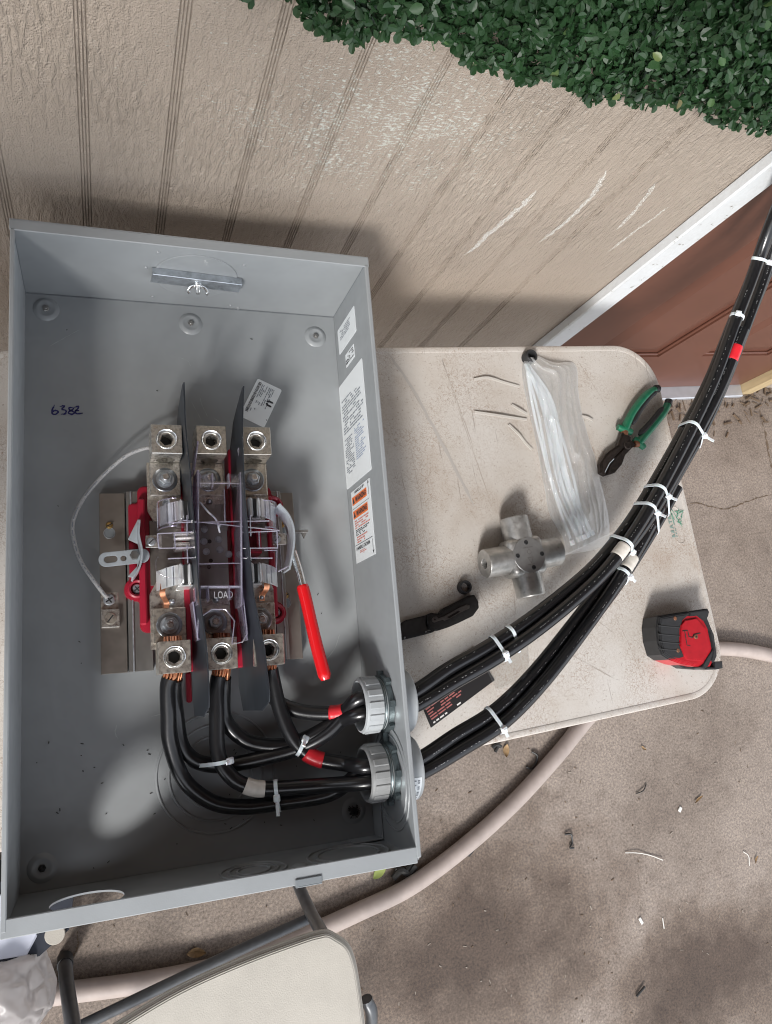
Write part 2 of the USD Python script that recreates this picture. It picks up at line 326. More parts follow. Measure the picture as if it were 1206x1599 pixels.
M['table'] = usdkit.material(stage, '/World/Looks/worn_table_plastic', {
    'g': ('geometry', {}),
    'n1': ('noise_texture', {'scale': 7.0, 'detail': 5.0, 'roughness': .6}), 'r1': ('rgb_ramp', {'ramp': [(.30, (.42, .365, .315)), (.46, (.49, .452, .41)), (.66, (.53, .50, .465))]}),
    'v': ('voronoi_texture', {'feature': 'distance_to_edge', 'scale': 170.0}), 'dv': ('noise_texture', {'scale': 60.0, 'detail': 3.0}),
    'mxv': ('mix', {'fac': .035}),
    'rv': ('rgb_ramp', {'ramp': [(.0, (.85, .85, .85)), (.09, (0, 0, 0))]}),
    'n2': ('noise_texture', {'scale': 13.0, 'detail': 5.0}), 'r2': ('rgb_ramp', {'ramp': [(.36, (.08, .08, .08)), (.62, (.8, .8, .8))]}), 'mk': ('mix', {'mix_type': 'multiply', 'fac': 1.0}),
    'mx': ('mix', {'color2': (.235, .15, .095)}),
    'n3': ('noise_texture', {'scale': 260.0, 'detail': 4.0, 'roughness': .7}), 'r3': ('rgb_ramp', {'ramp': [(.60, (0, 0, 0)), (.70, (.7, .7, .7))]}), 'mx2': ('mix', {'color2': (.17, .12, .085)}),
    'm4': ('mapping', {'rotation': (0, 0, .35), 'scale': (60, 2.2, 1)}), 'n4': ('noise_texture', {'scale': 3.0, 'detail': 3.0}), 'r4': ('rgb_ramp', {'ramp': [(.71, (0, 0, 0)), (.735, (.55, .55, .55))]}), 'mx3': ('mix', {'color2': (.20, .165, .14)}),
    'bn': ('noise_texture', {'scale': 600.0, 'detail': 2.0}), 'b': ('bump', {'strength': .25, 'distance': .0008}),
    'p': ('principled_bsdf', {'roughness': .43})},
    [('g.position', 'n1.vector'), ('n1.fac', 'r1.fac'), ('g.position', 'dv.vector'), ('g.position', 'mxv.color1'), ('dv.color', 'mxv.color2'), ('mxv.color', 'v.vector'), ('v.distance', 'rv.fac'),
     ('g.position', 'n2.vector'), ('n2.fac', 'r2.fac'), ('rv.color', 'mk.color1'), ('r2.color', 'mk.color2'), ('mk.color', 'mx.fac'), ('r1.color', 'mx.color1'),
     ('g.position', 'n3.vector'), ('n3.fac', 'r3.fac'), ('r3.color', 'mx2.fac'), ('mx.color', 'mx2.color1'),
     ('g.position', 'm4.vector'), ('m4.vector', 'n4.vector'), ('n4.fac', 'r4.fac'), ('r4.color', 'mx3.fac'), ('mx2.color', 'mx3.color1'), ('mx3.color', 'p.base_color'),
     ('g.position', 'bn.vector'), ('bn.fac', 'b.height'), ('b.normal', 'p.normal')], surface='p.BSDF')

M['concrete'] = usdkit.material(stage, '/World/Looks/stained_concrete', {
    'g': ('geometry', {}),
    'n1': ('noise_texture', {'scale': 2.3, 'detail': 6.0, 'roughness': .6}), 'r1': ('rgb_ramp', {'ramp': [(.30, (.135, .105, .085)), (.44, (.185, .150, .124)), (.58, (.235, .195, .165)), (.8, (.275, .232, .198))]}),
    'n2': ('noise_texture', {'scale': 170.0, 'detail': 7.0, 'roughness': .82}), 'r2': ('rgb_ramp', {'ramp': [(.34, (.40, .37, .35)), (.5, (1, 1, 1)), (.66, (1.7, 1.65, 1.58))]}), 'mu': ('mix', {'mix_type': 'multiply', 'fac': 1.0}),
    'n3': ('noise_texture', {'scale': 22.0, 'detail': 8.0, 'roughness': .72}), 'r3': ('rgb_ramp', {'ramp': [(.28, (.66, .63, .61)), (.48, (1, 1, 1)), (.75, (1.15, 1.15, 1.14))]}), 'mu2': ('mix', {'mix_type': 'multiply', 'fac': .8}),
    'n4': ('noise_texture', {'scale': 110.0, 'detail': 1.0}), 'r4': ('rgb_ramp', {'ramp': [(.80, (0, 0, 0)), (.84, (.4, .4, .4))]}), 'mx4': ('mix', {'color2': (.50, .46, .40)}),
    's1': ('vector_math', {'math_type': 'subtract', 'vector2': (.80, -.72, 0)}), 'sm1': ('mapping', {'scale': (1.9, 3.2, 0), 'rotation': (0, 0, .25)}), 'sl1': ('vector_math', {'math_type': 'length'}),
    's2': ('vector_math', {'math_type': 'subtract', 'vector2': (1.42, -.98, 0)}), 'sm2': ('mapping', {'scale': (2.2, 4.0, 0)}), 'sl2': ('vector_math', {'math_type': 'length'}),
    'smin': ('math', {'math_type': 'smoothmin', 'value3': .3}), 'sn': ('noise_texture', {'scale': 6.0, 'detail': 6.0, 'roughness': .65}), 'sa': ('math', {'math_type': 'multiply_add', 'value2': 1.5, 'value3': -.75}), 'sb': ('math', {'math_type': 'add'}),
    'sr': ('rgb_ramp', {'ramp': [(.22, (.33, .275, .24)), (.6, (.62, .57, .53)), (1.0, (1, 1, 1))]}), 'smu': ('mix', {'mix_type': 'multiply', 'fac': 1.0}),
    'b': ('bump', {'strength': .3, 'distance': .0015}), 'p': ('principled_bsdf', {'roughness': .72})},
    [('g.position', 'n1.vector'), ('n1.fac', 'r1.fac'), ('g.position', 'n2.vector'), ('n2.fac', 'r2.fac'), ('r1.color', 'mu.color1'), ('r2.color', 'mu.color2'),
     ('g.position', 'n3.vector'), ('n3.fac', 'r3.fac'), ('mu.color', 'mu2.color1'), ('r3.color', 'mu2.color2'),
     ('g.position', 'n4.vector'), ('n4.fac', 'r4.fac'), ('r4.color', 'mx4.fac'), ('mu2.color', 'mx4.color1'), ('mx4.color', 'smu.color1'), ('g.position', 's1.vector1'), ('s1.vector', 'sm1.vector'), ('sm1.vector', 'sl1.vector1'), ('g.position', 's2.vector1'), ('s2.vector', 'sm2.vector'), ('sm2.vector', 'sl2.vector1'), ('sl1.value', 'smin.value1'), ('sl2.value', 'smin.value2'), ('g.position', 'sn.vector'), ('sn.fac', 'sa.value1'), ('smin.value', 'sb.value1'), ('sa.value', 'sb.value2'), ('sb.value', 'sr.fac'), ('sr.color', 'smu.color2'), ('smu.color', 'p.base_color'),
     ('n2.fac', 'b.height'), ('b.normal', 'p.normal')], surface='p.BSDF')

def clearmat(name, tint, rough, edge_lo, edge_hi, bump=0.0, bscale=60, haze=0.0, hazecol=(.8, .8, .8)):
    n = {'tr': ('transparent_bsdf', {'color': tint}), 'gl': ('glossy_bsdf', {'color': (1, 1, 1), 'roughness': rough}), 'lw': ('layer_weight', {'blend': .35}),
         'mr': ('map_range', {'from_min': 0, 'from_max': 1, 'to_min': edge_lo, 'to_max': edge_hi, 'clamp': True}), 'mx': ('mix_closure', {})}
    l = [('lw.facing', 'mr.value'), ('mr.result', 'mx.fac'), ('tr.BSDF', 'mx.closure1'), ('gl.BSDF', 'mx.closure2')]; out = 'mx.closure'
    if bump:
        n['g'] = ('geometry', {}); n['n'] = ('noise_texture', {'scale': bscale, 'detail': 3.0}); n['b'] = ('bump', {'strength': bump, 'distance': .01})
        l += [('g.position', 'n.vector'), ('n.fac', 'b.height'), ('b.normal', 'gl.normal'), ('b.normal', 'lw.normal')] if False else [('g.position', 'n.vector'), ('n.fac', 'b.height'), ('b.normal', 'gl.normal')]
    if haze:
        n['d'] = ('diffuse_bsdf', {'color': hazecol}); n['tl'] = ('translucent_bsdf', {'color': hazecol}); n['m2'] = ('mix_closure', {'fac': .5}); n['m3'] = ('mix_closure', {'fac': haze})
        l += [('d.BSDF', 'm2.closure1'), ('tl.BSDF', 'm2.closure2'), ('mx.closure', 'm3.closure1'), ('m2.closure', 'm3.closure2')]; out = 'm3.closure'
    return usdkit.material(stage, '/World/Looks/' + name, n, l, surface=out)
M['shield'] = clearmat('clear_shield_plastic', (.965, .955, .975), .05, .04, .4)
M['shield_edge'] = clearmat('violet_shield_edge', (.72, .66, .80), .06, .12, .7, haze=.2, hazecol=(.72, .70, .78))
M['bag'] = clearmat('clear_bag_film', (.97, .97, .97), .07, .05, .5, bump=.5, bscale=150, haze=.27, hazecol=(.9, .9, .9))
M['white_bag'] = clearmat('milky_bag_film', (.9, .9, .9), .32, .08, .3, bump=.3, bscale=20, haze=.8, hazecol=(.56, .53, .52))
M['clear_film'] = clearmat('thin_clear_film', (.95, .95, .94), .1, .04, .3, haze=.05)

# ================================================================== GROUND
g = thing('ground', None, None, kind='structure')
part('concrete_slab', trimesh.creation.box(extents=(60, 60, .2), transform=trimesh.transformations.translation_matrix((0, -10, -.1))), M['concrete'], g, smooth=False)
def ribbon(P, w, seed=0, jit=.5, n=6, lift=(0, 0, 0.0012), side=None):
    gg = np.random.default_rng(seed); P = catmull(P, n); T = np.gradient(P, axis=0); T /= np.linalg.norm(T, axis=1)[:, None]
    up = np.array([0, 0, 1.0]) if side is None else np.array(side, float); S = np.cross(up, T)
    tt = np.linspace(0, 1, len(P)); ww = w * np.minimum(1, np.minimum(tt, 1 - tt) * 8 + .15) * (1 + jit * gg.uniform(-1, 1, len(P))); c = P + S * (gg.normal(0, w * .35 * jit, len(P)))[:, None] + np.array(lift)
    return sheet(np.stack([c - S * ww[:, None] / 2, c + S * ww[:, None] / 2], 1))
crk = [at(x, y, 0) for x, y in ((1040, 796), (1085, 786), (1105, 790), (1135, 795), (1165, 784), (1206, 773), (1290, 760))]
part('crack', ribbon(crk, .0022, 3, 1.3, 12), M['twig'], g, smooth=False)
crk = [at(x, y, 0) for x, y in ((120, 1452), (122, 1475), (116, 1490), (100, 1500), (80, 1520))]
part('crack', ribbon(crk, .002, 4, 1.2, 10), M['twig'], g, smooth=False)
crk = [at(x, y, 0) for x, y in ((1186, 640), (1196, 680), (1203, 720), (1215, 760))]
part('crack', ribbon(crk, .004, 5, 1.2, 10), M['twig'], g, smooth=False)

# ================================================================== WALL
WY = 0.655
wall = thing('siding_wall', 'tan painted wood siding wall with grooved boards and white scuffs behind the table', 'wall', (0, WY, 0))
GX0, GP = 0.0335, 0.0997
def board(x0, x1, first=True):
    # profile: flat face then four fine grooves at the right end
    y = 0.0; gw, rw, dp = .0017, .0019, .0017
    prof = [(x0, y)]
    x = x1 - 4 * gw - 3 * rw
    for k in range(4):
        prof += [(x, y), (x + .0005, y + dp), (x + gw - .0005, y + dp), (x + gw, y)]
        x += gw + rw
    prof += [(x1, y + .018), (x0, y + .018)]
    prof = [p for i, p in enumerate(prof) if i == 0 or np.hypot(p[0] - prof[i - 1][0], p[1] - prof[i - 1][1]) > 1e-6]
    m = trimesh.creation.extrude_polygon(Polygon(prof), 2.7, engine='earcut')
    return m
xs = [GX0 + GP * k + .006 for k in range(-9, 9)]
for a, b in zip(xs[:-1], xs[1:]):
    part('siding_board', board(a, b), M['siding'], wall, smooth=False)
part('siding_board', cbox(xs[-1] + .0015, 1.03, .0, .018, 0, 2.7, .001), M['siding'], wall, smooth=False)
part('siding_board', cbox(2.1, 3.4, .0, .018, 0, 2.7, .001), M['siding'], wall, smooth=False)
part('wall_back', cbox(-1.0, 3.4, .02, .06, 0, 2.7, .001), M['siding'], wall, smooth=False)
for i, pts in enumerate([((837, 296), (815, 320), (790, 342), (762, 366), (727, 397)), ((947, 265), (930, 297), (905, 325), (880, 348), (842, 378)),
                         ((1024, 285), (1008, 306), (990, 330), (962, 358)), ((1043, 322), (1020, 340), (985, 365), (950, 392))]):
    P = [atw(x, y, WY) - [0, WY, 0] for x, y in pts]
    part('scrape_mark', ribbon(P, (.010, .008, .007, .005)[i], 20 + i, .4, 12, lift=(0, -.0012, 0), side=(0, -1, 0)), M['chalk'], wall, smooth=False)

trim = single('door_trim', cbox(1.022, 1.072, WY - .022, WY + .0, 0, 2.2, .003), M['trim_w'], 'chipped white painted trim board between siding and brown door', 'trim')
jam = thing('door_frame', 'brown painted door frame standing inside the white trim', 'door frame', (0, WY, 0))
part('jamb', cbox(1.0725, 1.098, .0, .05, 0, 2.1, .002), M['jamb'], jam)
part('side_jamb', cbox(2.028, 2.075, -.02, .05, 0, 2.1, .002), M['yellow_wood'], jam, label='bare yellow wood jamb at far side of door')
part('threshold', cbox(1.098, 2.028, -.03, .05, 0.0, .018, .003), M['alu'], jam)
door = thing('brown_door', 'brown panelled door closed beside the white trim', 'door', (1.102, WY + .008, .022))
DW, DH = .922, 2.03
slab = m3.Manifold(); 
def mbox(x0, x1, y0, y1, z0, z1): return m3.Manifold.cube((x1 - x0, y1 - y0, z1 - z0)).translate((x0, y0, z0))
slab = mbox(0, DW, 0, .04, 0, DH)
pans = [(x0, x1, z0, z1) for x0, x1 in ((.145, .385), (.535, .785)) for z0, z1 in ((.24, .86), (1.0, 1.6), (1.72, 1.92))]
for x0, x1, z0, z1 in pans: slab -= mbox(x0, x1, -.01, .011, z0, z1)
part('slab', slab, M['door'], door, smooth=False)
def frustum(x0, x1, z0, z1, y0, y1, s):
    P = [(x, y0, z) for x in (x0, x1) for z in (z0, z1)] + [(x, y1, z) for x in (x0 + s, x1 - s) for z in (z0 + s, z1 - s)]
    return trimesh.convex.convex_hull(np.array(P))
for x0, x1, z0, z1 in pans:
    part('panel', cat([frustum(x0 + .018, x1 - .018, z0 + .018, z1 - .018, .0109, .003, .035)]), M['door'], door, smooth=False)
    fr = cat([cbox(x0, x1, .004, .0108, z0, z0 + .008, .002), cbox(x0, x1, .004, .0108, z1 - .008, z1, .002), cbox(x0, x0 + .008, .004, .0108, z0, z1, .002), cbox(x1 - .008, x1, .004, .0108, z0, z1, .002)])
    part('moulding', fr, M['door'], door, smooth=False)

roof = thing('porch_roof', 'brown painted porch roof over the table', 'roof', (0, 0, 0))
for i in range(8):
    part('roof_board', cbox(-1.9, 4.2, WY - .02 - .16 * (i + 1) + .002, WY - .02 - .16 * i, 2.42, 2.44, .002), M['jamb'], roof)
part('fascia', cbox(-1.9, 4.2, WY - .02 - 1.28 - .03, WY - .02 - 1.28, 2.38, 2.50, .003), M['jamb'], roof)
# ================================================================== BOXWOOD PANEL
hedge = thing('boxwood_panel', 'faux boxwood foliage panel with dense small green leaves hung on the siding', 'foliage panel', (0, WY - .004, 0))
def leaf_shape():
    # 8-point folded boxwood leaf along +y, unit length
    return np.array([(0, 0, 0), (-.25, .25, .07), (-.36, .58, .10), (-.24, .88, .06), (0, 1, -.04), (.24, .88, .06), (.36, .58, .10), (.25, .25, .07), (0, .5, -.02)]), np.array([(0, 8, 1), (1, 8, 2), (2, 8, 3), (3, 8, 4), (4, 8, 5), (5, 8, 6), (6, 8, 7), (7, 8, 0)])
LV, LF = leaf_shape()
def edge_z(x):                                 # lower edge of the panel, a little slanted
    return np.interp(x, [.0, .20, .317, .446, .68, .9, 1.15, 1.8], [1.262, 1.240, 1.228, 1.211, 1.182, 1.172, 1.165, 1.16])
def leaves(n, seed, face_only=False):
    gg = np.random.default_rng(seed); Vs, Fs, cs = [], [], []
    for i in range(n):
        x = gg.uniform(.14, 1.5); ez = edge_z(x) + .016 * (meshkit.noise(np.array([x * 28, 0, 0]), 3) - .5) * 2
        z = ez + gg.random() ** 1.15 * .30; 
        if z > 1.56: continue
        dep = gg.uniform(.004, .062) if not face_only else gg.uniform(.052, .068)
        if z < ez + .03: dep = min(dep, .022 + (z - ez) * 1.2 + gg.uniform(0, .012))
        clump = meshkit.noise(np.array([x * 30, z * 30, 5.0]), 9)
        y = -dep - (clump - .5) * .018
        s = gg.uniform(.0062, .0140) * (1.12 if face_only else 1)
        n_ = np.array([gg.normal(0, .85), -1.0, gg.normal(.2, .85)]); ax = np.array([gg.normal(0, 1), gg.normal(-.3, .4), gg.normal(-.35, .8)])
        Rm = basis(n_, np.cross(ax, n_)); Rm = np.stack([Rm[:, 0], -Rm[:, 1] if (Rm[:, 1] @ ax) < 0 else Rm[:, 1], Rm[:, 2]], 1)
        Vs.append((LV * [s, s, s]) @ Rm.T + [x, min(y, -.002), z]); cs.append((x, y, z))
    return Vs
base = leaves(30000, 1)
k = len(LV)
part('leaf_mass', trimesh.Trimesh(np.vstack(base), np.vstack([LF + i * k for i in range(len(base))]), process=False), M['leaf'], hedge, smooth=False, kind='stuff')
for V in [v for v in leaves(420, 2, True)][:300]:
    part('leaf', trimesh.Trimesh(V, LF, process=False), M['leaf'], hedge, smooth=True)
stems = []
gg = np.random.default_rng(5)
for i in range(700):
    x = gg.uniform(.2, 1.5); z = edge_z(x) + gg.uniform(.012, .28); p = np.array([x, -.004, z]); d = np.array([gg.normal(0, .6), -1, gg.normal(-.2, .6)])
    stems.append(sweep(np.array([p, p + d * .012 + [0, 0, .003], p + d * .026]), .0007, 4, cap=False))
part('stem', cat(stems), M['leaf'], hedge, kind='stuff')
gp = Polygon([(x, edge_z(x) + .012) for x in np.linspace(.15, 1.5, 20)] + [(1.5, 1.6), (.15, 1.6)])
grid = trimesh.creation.extrude_polygon(gp, .004, engine='earcut')
grid = mv(grid, (0, 0, 0), R=np.array([[1, 0, 0], [0, 0, -1], [0, 1, 0]], float))
part('backing_mat', grid, M['leaf'], hedge, smooth=False)

# ================================================================== FOLDING TABLE
tx0, tx1, ty0, ty1 = -.80, 1.022, -.165, .485
tbl = thing('folding_table', 'worn off white plastic folding table with speckled dirty top against the wall', 'table', (0, 0, 0))
tp = sbox(tx0, ty0, tx1, ty1).buffer(-.085).buffer(.085, quad_segs=16)
part('tabletop', ext(tp, TZ - .042, TZ, .006), M['table'], tbl, smooth=40)
rim = np.array([(x, y, TZ - .0022) for x, y in tp.buffer(-.0045).exterior.coords])
part('rolled_rim', sweep(rim, None, section=[(.0032, -.004), (.0032, .004), (.0014, .0056), (-.002, .0058), (-.002, -.0058), (.0014, -.0056)]), M['table'], tbl, smooth=50)
part('under_lip', ext(tp.buffer(.0015).difference(tp.buffer(-.02)), TZ - .046, TZ - .036, .002), M['table'], tbl, smooth=40)
for x0, dy in ((.86, 0), (-.62, 0)):
    P = catmull([(x0, ty0 + .07, TZ - .042), (x0, ty0 + .06, .35), (x0, ty0 + .05, .012), ], 6)
    part('leg', sweep(P, .0125, 12), M['tube'], tbl)
    part('leg', sweep(catmull([(x0, ty1 - .07, TZ - .042), (x0, ty1 - .06, .35), (x0, ty1 - .05, .012)], 6), .0125, 12), M['tube'], tbl)
    part('cross_brace', sweep(np.array([(x0, ty0 + .06, .3), (x0, ty1 - .06, .3)]), .010, 10), M['tube'], tbl)
# moulded name plate pressed into the top at the right edge
pc = at(1059, 823, TZ); e1 = at(1064, 850, TZ) - at(1050, 790, TZ); e1 /= np.linalg.norm(e1); e2 = np.array([-e1[1], e1[0], 0])
pl = LineString([tuple((pc - e1 * .028)[:2]), tuple((pc + e1 * .021)[:2])]).buffer(.0105)
part('name_plate', ext(pl.difference(pl.buffer(-.0016)), TZ - .001, TZ + .0008), M['table'], tbl, smooth=False)
part('lettering', text_on('MAIN', .012, pc + e1 * .019 + e2 * (-.006) + [0, 0, .0004], -e1, e2 * -1 if False else np.cross([0, 0, 1], -e1), bold=True), pm('green_grey_letter', (.20, .27, .24), .6), tbl, smooth=False)
mk = [ribbon([at(1045 + gg.uniform(0, 18), 793 + gg.uniform(0, 28), TZ), at(1050 + gg.uniform(0, 20), 795 + gg.uniform(0, 30), TZ)], .0012, i, .5, 4, (0, 0, .0015)) for i in range(16)]
part('green_mark', cat(mk), pm('green_marker', (.10, .30, .20), .6), tbl, smooth=False)
# scratches and cut lines in the top
sc = []
for x1, y1, x2, y2 in ((690, 560, 765, 780), (612, 555, 690, 690), (690, 560, 740, 700), (640, 690, 670, 880), (622, 720, 660, 900), (740, 900, 790, 1000), (650, 800, 655, 930), (900, 560, 950, 640), (960, 960, 1000, 1050), (850, 1000, 960, 1060), (800, 880, 805, 960), (880, 930, 960, 990)):
    sc.append(ribbon([at(x1, y1, TZ), at((x1 + x2) / 2 + gg.normal(0, 2), (y1 + y2) / 2, TZ), at(x2, y2, TZ)], .0008, x1, .8, 8, (0, 0, .0004)))
part('scratch', cat(sc), pm('dark_scratch', (.36, .31, .27), .7), tbl, smooth=False, kind='stuff')
bl = [ribbon([at(606, 552, TZ), at(640, 600, TZ), at(676, 665, TZ), at(715, 740, TZ), at(740, 790, TZ)], .005, 3, .3, 6, (0, 0, .0006))]
part('worn_line', cat(bl), pm('grey_wear', (.40, .37, .34), .5), tbl, smooth=False)

# ================================================================== METER ENCLOSURE
UW, VH, D, t = .229, .397, .165, .0022
enc = thing('meter_enclosure', 'open grey painted steel meter enclosure lying on its back on the white table', 'electrical enclosure', (*BC, TZ), TH)
MP = M['box_paint']
part('back_panel', cbox(-UW, UW, -VH, VH, .0005, .0025, .0004), MP, enc)
# side walls
part('left_wall', cat([cbox(-UW + .0010, -UW + .0032, -VH, VH, .0005, D, .0005), cbox(-UW + .0006, -UW + .0060, -VH, VH, D - .002, D + .002, .0012)]), MP, enc)
hubs = [(-.2136, .0956, .0385), (-.3007, .0956, .0385)]
def wall_v(holes, v0, v1, w0, w1):             # polygon in (v,w)
    p = sbox(v0, w0, v1, w1)
    for v, w, r in holes: p = p.difference(Point(v, w).buffer(r, quad_segs=16))
    return p
pr = wall_v([(v, w, .034) for v, w, _ in hubs], -VH, VH, .0005, D)
Ryz = np.array([[0, 0, 1], [1, 0, 0], [0, 1, 0]], float)     # (a,b,c)->(c,a,b)
part('right_wall', cat([mv(ext(pr, 0, t), (UW, 0, 0), R=Ryz), cbox(UW - .001, UW + .005, -VH, VH, D - .001, D + .002, .0012), cbox(UW - .0005, UW + .004, -VH, VH, D - .016, D - .0005, .0008)]), MP, enc, smooth=30)
hb = onv(137, 1400, -VH)
pb = sbox(-UW + .0008, .0005, UW + t, D).difference(Point(hb[0], .088).buffer(.040, quad_segs=16))
Rxz = np.array([[1, 0, 0], [0, 0, -1], [0, 1, 0]], float)    # (a,b,c)->(a,-c,b)
part('bottom_wall', cat([mv(ext(pb, 0, t), (0, -VH, 0), R=Rxz), cbox(-UW + .0004, UW, -VH - .006, -VH + .013, D - .001, D + .0012, .0009)]), MP, enc, smooth=30)
part('top_wall', cat([cbox(-UW + .0008, UW + t, VH, VH + t, .0005, D, .0005), cbox(-UW - .0005, UW + .006, VH - .003, VH + .0115, D - .0005, D + .002, .0009), cbox(-UW - .0005, UW + .006, VH + .0110, VH + .0130, D - .018, D + .0015, .0008)]), MP, enc)
for s, u in ((-1, -UW + .0032), (1, UW)):
    part('corner_seam', cbox(u - .0004 * s - .0006, u - .0004 * s + .0006, VH - .001, VH - .0002, .002, D - .002, .0001), M['box_edge'], enc)
part('floor_seam', cbox(-UW, UW, VH - .0022, VH - .0004, .0024, .0031, .0002), M['box_edge'], enc)
part('latch_tab', cat([cbox(.076, .108, -VH - .0075, -VH + .001, D + .0012, D + .0032, .001), cbox(.076, .108, -VH - .0085, -VH - .0065, D - .006, D + .0032, .001)]), M['box_edge'], enc)
# inner corner bracket bottom right
part('corner_bracket', cat([cbox(.185, UW - .0008, -VH + .002, -VH + .0036, .018, .046, .0005), cbox(UW - .0024, UW - .0008, -VH + .004, -.335, .018, .046, .0005)]), MP, enc)
def dimple(px, py, bolt=True):
    c = L(px, py, .004); o = (c[0], c[1], .0024)
    d = part('mounting_dimple', mv(lathe([(.0178, 0), (.0165, .0012), (.0128, .0034), (.0108, .0036), (.0088, .0024), (.0042, .0020), (.0, .0020)], 32), o), MP, enc, smooth=60)
    part('bolt', mv(cat([cyl(.0046, .002, .0046, 6, .0006), cyl(.0024, .0046, .0062, 12, .0004)]), o), M['galv'] if bolt else M['darkhole'], d)
for px, py in ((72, 482), (298, 505), (493, 525)): dimple(px, py)
dimple(66, 1356, False); dimple(553, 1266, False)
# concentric knock out rings: floor, bottom wall, right wall
c = L(338, 1205, .0)
for R in (.078, .062, .047): part('knockout_ring', mv(torus(R, .0017, 64, 8), (c[0], c[1], .0026)), MP, enc, smooth=60)
def ring_on(Rmat, o, R, r=.0017): return mv(torus(R, r, 56, 6), o, R=Rmat)
for u0, w0, Rs in ((.165, .085, (.052, .040)), (.043, .085, (.040, .030, .020))):
    for R in Rs: part('knockout_ring', ring_on(np.array([[1, 0, 0], [0, 0, 1], [0, 1, 0]], float), (u0, -VH + .0003, w0), R), MP, enc, smooth=60)
for v0, Rs in ((-.31, (.056, .066)),):
    for R in Rs: part('knockout_ring', ring_on(Ryz, (UW - .0003, v0, .0935), R, .0014), MP, enc, smooth=60)
part('dimple', mv(lathe([(.010, 0), (.006, .002), (0, .0022)], 20), (.098, -VH + .0002, .10), R=np.array([[1, 0, 0], [0, 0, 1], [0, 1, 0]], float)), MP, enc)
# hub closing plate with zinc bar and wing nut on the top wall
hc = onv(306, 432, VH); RT = np.array([[-1, 0, 0], [0, 0, -1], [0, -1, 0]], float)   # local z -> -v
RT = np.stack([np.array([1, 0, 0]), np.array([0, 0, 1.0]), np.array([0, -1.0, 0])], 1)
pc_ = part('closing_plate', mv(lathe([(.058, 0), (.0575, .0012), (.055, .0016), (.0525, .0006), (0, .0006)], 56), (hc[0], VH - .0002, hc[2]), R=RT), MP, enc, smooth=40)
bar = part('clamp_bar', mv(cat([cbox(-.062, .062, -.0115, .0115, .010, .0118, .0006), cbox(-.062, .062, .010, .0115, .001, .0115, .0006)]), (hc[0] + .001, VH, hc[2] + .002), R=RT @ trimesh.transformations.rotation_matrix(-.06, [0, 0, 1])[:3, :3]), M['zinc'], enc)
wn = [cyl(.0062, .0118, .018, 16, .001), cyl(.003, .018, .027, 12)]
for s in (-1, 1): wn.append(sweep(catmull([(s * .004, 0, .0155), (s * .010, 0, .0185), (s * .0135, 0, .0245), (s * .0115, 0, .0275)], 5), [.0034] * 0 or .0022, 8))
part('wing_nut', mv(cat(wn), (hc[0] + .002, VH, hc[2] + .002), R=RT), M['chrome'], bar)
for px, py in ((247, 394), (381, 414), (238, 463), (228, 418), (360, 477), (372, 481)):
    h = onv(px, py, VH); part('rivet', mv(lathe([(.003, 0), (.002, .0012), (0, .0014)], 12), (h[0], VH - .0002, h[2]), R=RT), MP, enc)
# handwritten number on the floor
def stroke(pts, z=.0026): return ribbon([L(x, y, 0)[:2].tolist() + [z] for x, y in pts], .0022, 1, .25, 6, (0, 0, .0003))
num = [stroke(((86, 633), (82, 641), (82, 647), (87, 648), (91, 644), (86, 642), (82, 645))),
       stroke(((93, 636), (101, 635), (97, 640), (103, 642), (102, 647), (95, 648))),
       stroke(((115, 637), (108, 638), (110, 642), (117, 645), (112, 648), (107, 645), (114, 640), (116, 637))),
       stroke(((116, 637), (123, 636), (118, 644), (121, 647), (130, 646))), stroke(((117, 642), (124, 642)))]
part('handwriting', cat(num), M['marker'], enc, smooth=False)
# floor sticker (turned)
c0, c1, c2, c3 = (L(x, y, 0)[:2] for x, y in ((402, 592), (440, 610), (412, 669), (373, 650)))
sp = Polygon([c0, c1, c2, c3]).buffer(-.003).buffer(.003)
st = part('sticker', ext(sp, .0027, .0031), M['label'], enc, smooth=False)
X = np.array([*(c0 - c3), 0]); LX = np.linalg.norm(X); X /= LX; Yd = np.array([-X[1], X[0], 0]); o3 = np.array([*c3, .0032]); LY = np.linalg.norm(c2 - c3)
Yd = np.array([*(c2 - c3), 0]); Yd /= np.linalg.norm(Yd)
Xr, Yr = -X, Yd                                # text runs down the long side
og = np.array([*c0, .0032])
Yu = np.cross([0, 0, 1], Xr)                  # up of the text
if Yu @ Yd < 0: base_o = np.array([*c1, .0032])
else: base_o = np.array([*c0, .0032])
H = LY
part('print', cat([fine_print(base_o + Xr * .005 + Yu * .0215, Xr, Yu, LX * .55, .010, 4, 31), fine_print(base_o + Xr * .005 + Yu * .010, Xr, Yu, LX * .80, .010, 4, 32)]), M['ink_g'], st, smooth=False)
bars = [];x = .004
while x < LX * .82:
    wb = rng.uniform(.0004, .0015); bars.append(quad(base_o + Xr * x + Yu * .004 + [0, 0, .0003], Xr * wb, Yu * .0045)); x += wb + rng.uniform(.0004, .0012)
part('barcode', cat(bars), M['ink'], st, smooth=False)
lg = base_o + Xr * (LX * .42) + Yu * (H - .008)
lgm = []
for s in (-1, 1):
    arc = [lg + Xr * (s * .0034) + Yu * (.0045 * 1) , lg + Xr * (s * .0034), lg + Xr * (s * .0030) - Yu * .003, lg + Xr * (s * .0008) - Yu * .0052]
    lgm.append(ribbon(arc, .0030, 1, 0, 5, (0, 0, .0003)))
part('emblem', cat(lgm), M['ink'], st, smooth=False)
